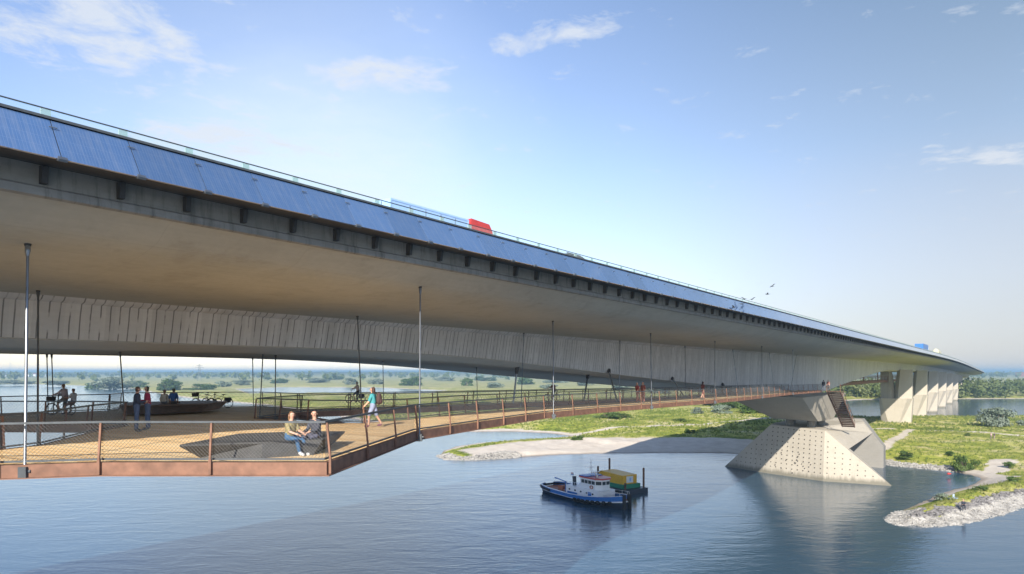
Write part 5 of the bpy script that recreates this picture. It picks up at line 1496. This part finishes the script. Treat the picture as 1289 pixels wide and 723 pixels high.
# red marker on the shingle
p = G_(1194, 598)
e = empty("marker_buoy", p + V((0, 0, .05)), 0, "small red marker buoy lying on the shingle of the little bay", "buoy")
mb = MB(); mb.tube([(-.4, 0, .3), (.4, 0, .3)], .3, 12); mb.tube([(.4, 0, .3), (.9, 0, .25)], .3, 12, r1=.06); mb.build("float", M["red"], e, smooth=40)
mb = MB(); mb.torus((-.42, 0, .3), (1, 0, 0), .13, .03, 10, 5); mb.build("ring", M["steel"], e); e.scale = (.6, .6, .6)
# ------------------------------------------------------------------ plants
def leaf_cloud(mb, c, r, n, size, rg, lo=-0.2):
    """leaf clumps spread through an uneven crown"""
    c = V(c)
    lobes = []
    for k in range(13):
        a = rg.uniform(0, 6.283); q = rg.uniform(.05, .74); z = rg.uniform(lo, max(lo + .15, .68 * (1.05 - q * q * 1.1)))
        lobes.append((V((math.cos(a) * q * r[0], math.sin(a) * q * r[1], z * r[2])), rg.uniform(.26, .46)))
    for i in range(n):
        o, k = rg.choice(lobes)
        d = V((rg.gauss(0, 1), rg.gauss(0, 1), rg.gauss(0, 1))).normalized() * (rg.random() ** .45)
        p = c + o + V((d.x * r[0] * k, d.y * r[1] * k, d.z * r[2] * k))
        if p.z < .05: p.z = rg.uniform(.05, .3)
        nn = (d + V((rg.gauss(0, .5), rg.gauss(0, .5), rg.gauss(.3, .5)))).normalized()
        s = nn.orthogonal().normalized(); u = nn.cross(s); a = rg.uniform(0, 6.28); s, u = s * math.cos(a) + u * math.sin(a), u * math.cos(a) - s * math.sin(a)
        z = size * rg.uniform(.6, 1.4)
        mb.add([p - s * z * .5 - u * z * .3, p + s * z * .5 - u * z * .22, p + s * z * .15 + u * z * .6, p - s * z * .45 + u * z * .35], [(0, 1, 2, 3)])
def bush(n, seed, size, tall=1.0):
    """unit bush: 2 wide, 1 high"""
    rg = random.Random(seed); mb = MB(); leaf_cloud(mb, (0, 0, .42), (1.05, 1.0, .62 * tall), n, size, rg, -.62); return mb
protos = {}
def bush_at(px, py, wpx, hpx, kind, label, group, cat="bush", name="shrub", z=None):
    p = G_(px, py); p.z -= .05
    sc = wpx * p.y / F / 2; sh = hpx * p.y / F
    variant = random.randrange(3); big = wpx > 26
    key = (kind, variant, big)
    e = empty(name, p, random.uniform(0, 6.28), label, cat, group)
    if key not in protos:
        o = bush(2600 if big else 900, 17 + variant * 5 + len(protos), .085 if big else .14).build("foliage", M[kind], None, fix=False)
        mb = MB(); rg = random.Random(variant)
        for k in range(7):
            a = rg.uniform(0, 6.28); mb.tube([(0.08 * math.cos(a), .08 * math.sin(a), -.05), (.3 * math.cos(a), .3 * math.sin(a), .3), (.5 * math.cos(a), .5 * math.sin(a), .62)], .03, 5, r1=.012)
        st_ = mb.build("stems", M["bark"], None)
        protos[key] = (o.data, st_.data); bpy.data.objects.remove(o); bpy.data.objects.remove(st_)
    for nm, d in zip(("foliage", "stems"), protos[key]):
        c = bpy.data.objects.new(nm, d); COL.objects.link(c); c.parent = e
    e.scale = (sc, sc, sh)
    return e
bush_at(1252, 537, 48, 25, "leafgrey", "large silvery willow bush on the meadow right of the forked piers", None)
bush_at(1286, 536, 16, 9, "leafgrey", "small grey bush at the right of the large silvery willow", None)
bush_at(1215, 592, 38, 19, "leafgreen", "round dark green bush above the sandy bay", None)
bush_at(1140, 576, 22, 9, "leafgreen", "low green bush beside the pier's rear wall", None)
bush_at(1218, 549, 9, 4, "leafgreen", "tiny dark bush by the meadow path", None)
bush_at(1186, 629, 26, 8, "leafgrey", "blue green scrub at the neck of the stone spit", None)
bush_at(1236, 617, 24, 5, "leafgreen", "low spreading green bush on the stone spit", None)
bush_at(1276, 606, 20, 6, "leafgreen", "low green bush on the bank at the right edge", None)
bush_at(1270, 588, 16, 7, "leafgreen", "small yellowish bush on the slope above the bay", None)
bush_at(1195, 572, 16, 5, "leafgreen", "small bush in the grass left of the round dark green one", None)
bush_at(772, 527, 52, 8, "leafgreen", "long low dark thicket on the meadow under the ramp", None)
bush_at(868, 545, 15, 6, "leafgreen", "small bright green bush on the meadow near the beach", None)
bush_at(728, 554, 22, 6, "leafgreen", "low dark bush on the grassy spit by the inlet", None)
bush_at(856, 531, 26, 4, "leafgreen", "flat patch of scrub in the middle of the meadow", None)
grp = "grey scrub behind the meadow"
for px, py, w_, h_ in ((905, 520, 34, 11), (942, 520, 40, 15), (878, 521, 22, 8), (972, 521, 26, 12), (925, 514, 40, 10), (998, 517, 34, 12), (1030, 516, 34, 14), (960, 511, 40, 9), (895, 511, 40, 8), (1058, 519, 26, 10)):
    bush_at(px, py, w_, h_, "leafgrey" if w_ % 4 else "leafgreen", "grey green scrub bush in the belt behind the meadow left of the pier", grp)
grp = "thickets across the water on the left"
for px, py, w_, h_ in ((142, 493, 56, 16), (211, 492, 44, 16), (252, 491, 42, 8), (281, 487, 24, 9), (118, 492, 22, 10), (176, 488, 30, 9), (305, 485, 30, 7), (20, 484, 50, 6), (75, 485, 40, 7)):
    bush_at(px, py, w_, h_, "leafgrey" if random.random() < .6 else "leafgreen", "hazy thicket on the far meadow seen between the left hand rods", grp)
grp = "thickets on the far meadow beyond the ramps"
for px, py, w_, h_ in ((350, 483, 30, 7), (400, 482, 36, 6), (440, 484, 24, 8), (473, 484, 24, 8), (520, 485.5, 42, 12), (588, 486, 20, 10), (622, 489, 30, 9), (660, 484, 34, 10), (700, 482, 32, 10), (735, 486, 34, 10), (690, 490, 26, 8), (780, 492, 36, 10), (830, 495, 36, 10), (560, 480, 30, 6), (610, 480, 30, 7), (556, 518, 26, 9), (606, 513, 34, 8), (420, 478, 34, 5)):
    bush_at(px, py, w_, h_, "leafgrey" if random.random() < .5 else "leafgreen", "hazy thicket on the far meadow seen over the footbridge ramps", grp)

def wood(name, spots, mat, n_leaf, lsize, hmin, hmax, seed):
    rg = random.Random(seed); mb = MB()
    for x, y in spots:
        z = gz(x, y) if y < 1500 else 2.0
        if z < .3: continue
        h = rg.uniform(hmin, hmax); w = h * rg.uniform(.42, .7)
        leaf_cloud(mb, (x, y, z + h * .52), (w, w, h * .55), n_leaf, lsize, rg, -.55)
        mb.tube([(x, y, z - .3), (x, y, z + h * .5)], h * .022, 4)
    o = mb.build(name, mat, None, fix=False); tag(o, None, None, None, "stuff"); return o
rg = random.Random(12)
sp = []
for k in range(560):
    y = 488 + 190 * rg.random() ** 1.5; x = rg.uniform(.36, 1.05) * y
    sp.append((x, y))
o = wood("riverside_wood", sp, M["leafwood"], 80, 1.5, 7.0, 14.0, 3)
tag(o, "dense green wood on the far bank of the side river", "wood")
sp = []
for k in range(900):
    y = rg.uniform(1250, 3200) if k < 330 else rg.uniform(1900, 3100); x = rg.uniform(-.95, .95) * y
    if x > .25 * y and y < 1500: continue
    sp.append((x, y))
o = wood("distant_treeline", sp, M["leafwood"], 26, 6.0, 10, 20, 4)
tag(o, "broken line of trees along the flat horizon", "treeline")
# ------------------------------------------------------------------ far buildings and a pylon
def house(px, Y, w_, d_, h_, wall, roof, label, group=None, flat=False):
    p = V(((px - 644.5) / F * Y, Y, gz((px - 644.5) / F * Y, Y) - .5)); e = empty("house", p, random.uniform(-.5, .5), label, "house", group)
    mb = MB(); mb.box((0, 0, h_ / 2), (w_, d_, h_)); mb.build("wall", wall, e)
    mb = MB()
    if flat: mb.box((0, 0, h_ + .4), (w_ + .6, d_ + .6, .8))
    else: mb.prism([(-w_ / 2 - .4, -d_ / 2 - .5, h_ + .01), (-w_ / 2 - .4, d_ / 2 + .5, h_ + .01), (-w_ / 2 - .4, 0, h_ + d_ * .42)], (w_ + .8, 0, 0))
    mb.build("roof", roof, e)
    for k in range(int(w_ // 5)):
        for z in range(int(h_ // 3)):
            mb = MB(); mb.box((-w_ / 2 + 2.5 + 5 * k, -d_ / 2 - .03, 1.6 + 3 * z), (1.4, .1, 1.4)); mb.build("window", M["glassdark"], e)
brick = pmat("red brick", (0.30, 0.12, 0.08), rough=.9); tile = pmat("roof tiles", (0.16, 0.07, 0.05), rough=.9)
for px, w_ in ((6, 22), (17, 30), (33, 24), (44, 18), (58, 26)):
    house(px, 2350 + 40 * (px % 5), w_, 11, 7, M["white"], tile, "small white house in the far treeline at the left edge", "white houses on the horizon")
house(1284, 2300, 26, 14, 15, brick, tile, "reddish block of flats on the horizon at the right edge", None, True)
def pylon(px, Y, h, label):
    p = V(((px - 644.5) / F * Y, Y, 1.5)); e = empty("power_pylon", p, .4, label, "pylon")
    mb = MB(); b = h * .09
    def leg(z): return b * (1 - z / h) + .6
    zs_ = [h * q for q in (0, .18, .34, .48, .6, .7, .8, .9, 1.0)]
    for z0, z1 in zip(zs_[:-1], zs_[1:]):
        c0 = [(sx * leg(z0), sy * leg(z0), z0) for sx, sy in ((-1, -1), (1, -1), (1, 1), (-1, 1))]; c1 = [(sx * leg(z1), sy * leg(z1), z1) for sx, sy in ((-1, -1), (1, -1), (1, 1), (-1, 1))]
        for k in range(4):
            mb.beam(c0[k], c1[k], .3, .3); mb.beam(c0[k], c1[(k + 1) % 4], .2, .2); mb.beam(c0[(k + 1) % 4], c1[k], .2, .2)
    mb.build("lattice_mast", M["steel"], e)
    for z, w_ in ((.66, .2), (.8, .26), (.92, .17)):
        mb = MB(); mb.beam((-h * w_, 0, h * z), (h * w_, 0, h * z), .5, .5); mb.beam((-h * w_, 0, h * z), (0, 0, h * (z + .05)), .25, .25); mb.beam((h * w_, 0, h * z), (0, 0, h * (z + .05)), .25, .25)
        mb.build("cross_arm", M["steel"], e)
pylon(251, 1320, 33, "lone lattice power pylon on the horizon under the bridge")
# ------------------------------------------------------------------ loose stone and grass
def scatter(n, xr, yr, test, seed):
    r = np.random.default_rng(seed); out = []
    while len(out) < n:
        y = yr[0] + (yr[1] - yr[0]) * r.random(4000); x = (xr[0] + (xr[1] - xr[0]) * r.random(4000)) * y
        pp = np.column_stack([x, y]); inf = ground_info(pp)
        ok = test(inf, r.random(4000))
        out += [(a, b, c) for (a, b), c in zip(pp[ok], inf[1][ok])]
        if not ok.any(): break
    return out[:n]
def rocks(name, pts, mat, s0, s1, seed, label):
    rg = random.Random(seed); mb = MB()
    ico = [(0, 0, 1), (.89, 0, .45), (.28, .85, .45), (-.72, .53, .45), (-.72, -.53, .45), (.28, -.85, .45), (.72, .53, -.45), (-.28, .85, -.45), (-.89, 0, -.45), (-.28, -.85, -.45), (.72, -.53, -.45), (0, 0, -1)]
    fc_ = [(0, 1, 2), (0, 2, 3), (0, 3, 4), (0, 4, 5), (0, 5, 1), (1, 6, 2), (2, 7, 3), (3, 8, 4), (4, 9, 5), (5, 10, 1), (6, 7, 2), (7, 8, 3), (8, 9, 4), (9, 10, 5), (10, 6, 1), (6, 11, 7), (7, 11, 8), (8, 11, 9), (9, 11, 10), (10, 11, 6)]
    for x, y, z in pts:
        s = rg.uniform(s0, s1); q = Matrix.Rotation(rg.uniform(0, 6.28), 3, 'Z') @ Matrix.Rotation(rg.uniform(-.5, .5), 3, 'X')
        sc = V((rg.uniform(.8, 1.3), rg.uniform(.7, 1.1), rg.uniform(.5, .85))) * s
        mb.add([V((x, y, z + .1 * s)) + q @ V((p[0] * sc.x * rg.uniform(.8, 1.2), p[1] * sc.y * rg.uniform(.8, 1.2), p[2] * sc.z)) for p in ico], fc_)
    o = mb.build(name, mat, None, fix=False); tag(o, label, "stones", None, "stuff")
pts = scatter(9500, (-.2, .9), (84, 175), lambda i, r: (i[3] > .35) & (r < i[3]) & (i[0] > -1.2), 2)
rocks("riprap_stones", pts, M["rock"], .10, .25, 5, "pale broken stone lining the spits")
pts = scatter(900, (.45, .9), (84, 160), lambda i, r: (i[4] > .3), 3)
rocks("dark_riprap_stones", pts, M["rockdark"], .12, .28, 6, "dark broken stone behind the pale revetment")
pts = scatter(15000, (-.25, .95), (84, 330), lambda i, r: (i[0] > 3) & (i[2] < .35) & (i[3] < .3) & (i[4] < .3), 4)
rg = random.Random(9); mb = MB()
for x, y, z in pts:
    hh = rg.uniform(.18, .55) * (1 if y < 200 else 1.4)
    for k in range(4):
        a = rg.uniform(0, 6.28); w_ = rg.uniform(.05, .14) * (1 if y < 200 else 1.6); ox, oy = rg.uniform(-.3, .3), rg.uniform(-.3, .3); lx, ly = rg.uniform(-.2, .2), rg.uniform(-.2, .2)
        dx, dy = math.cos(a) * w_, math.sin(a) * w_
        mb.add([(x + ox - dx, y + oy - dy, z - .05), (x + ox + dx, y + oy + dy, z - .05), (x + ox + lx, y + oy + ly, z + hh)], [(0, 1, 2)])
o = mb.build("meadow_grass", M["grassblade"], None, fix=False); tag(o, "long meadow grass growing on the river bank", "grass", None, "stuff")
S.render.resolution_x = 1024; S.render.resolution_y = 574
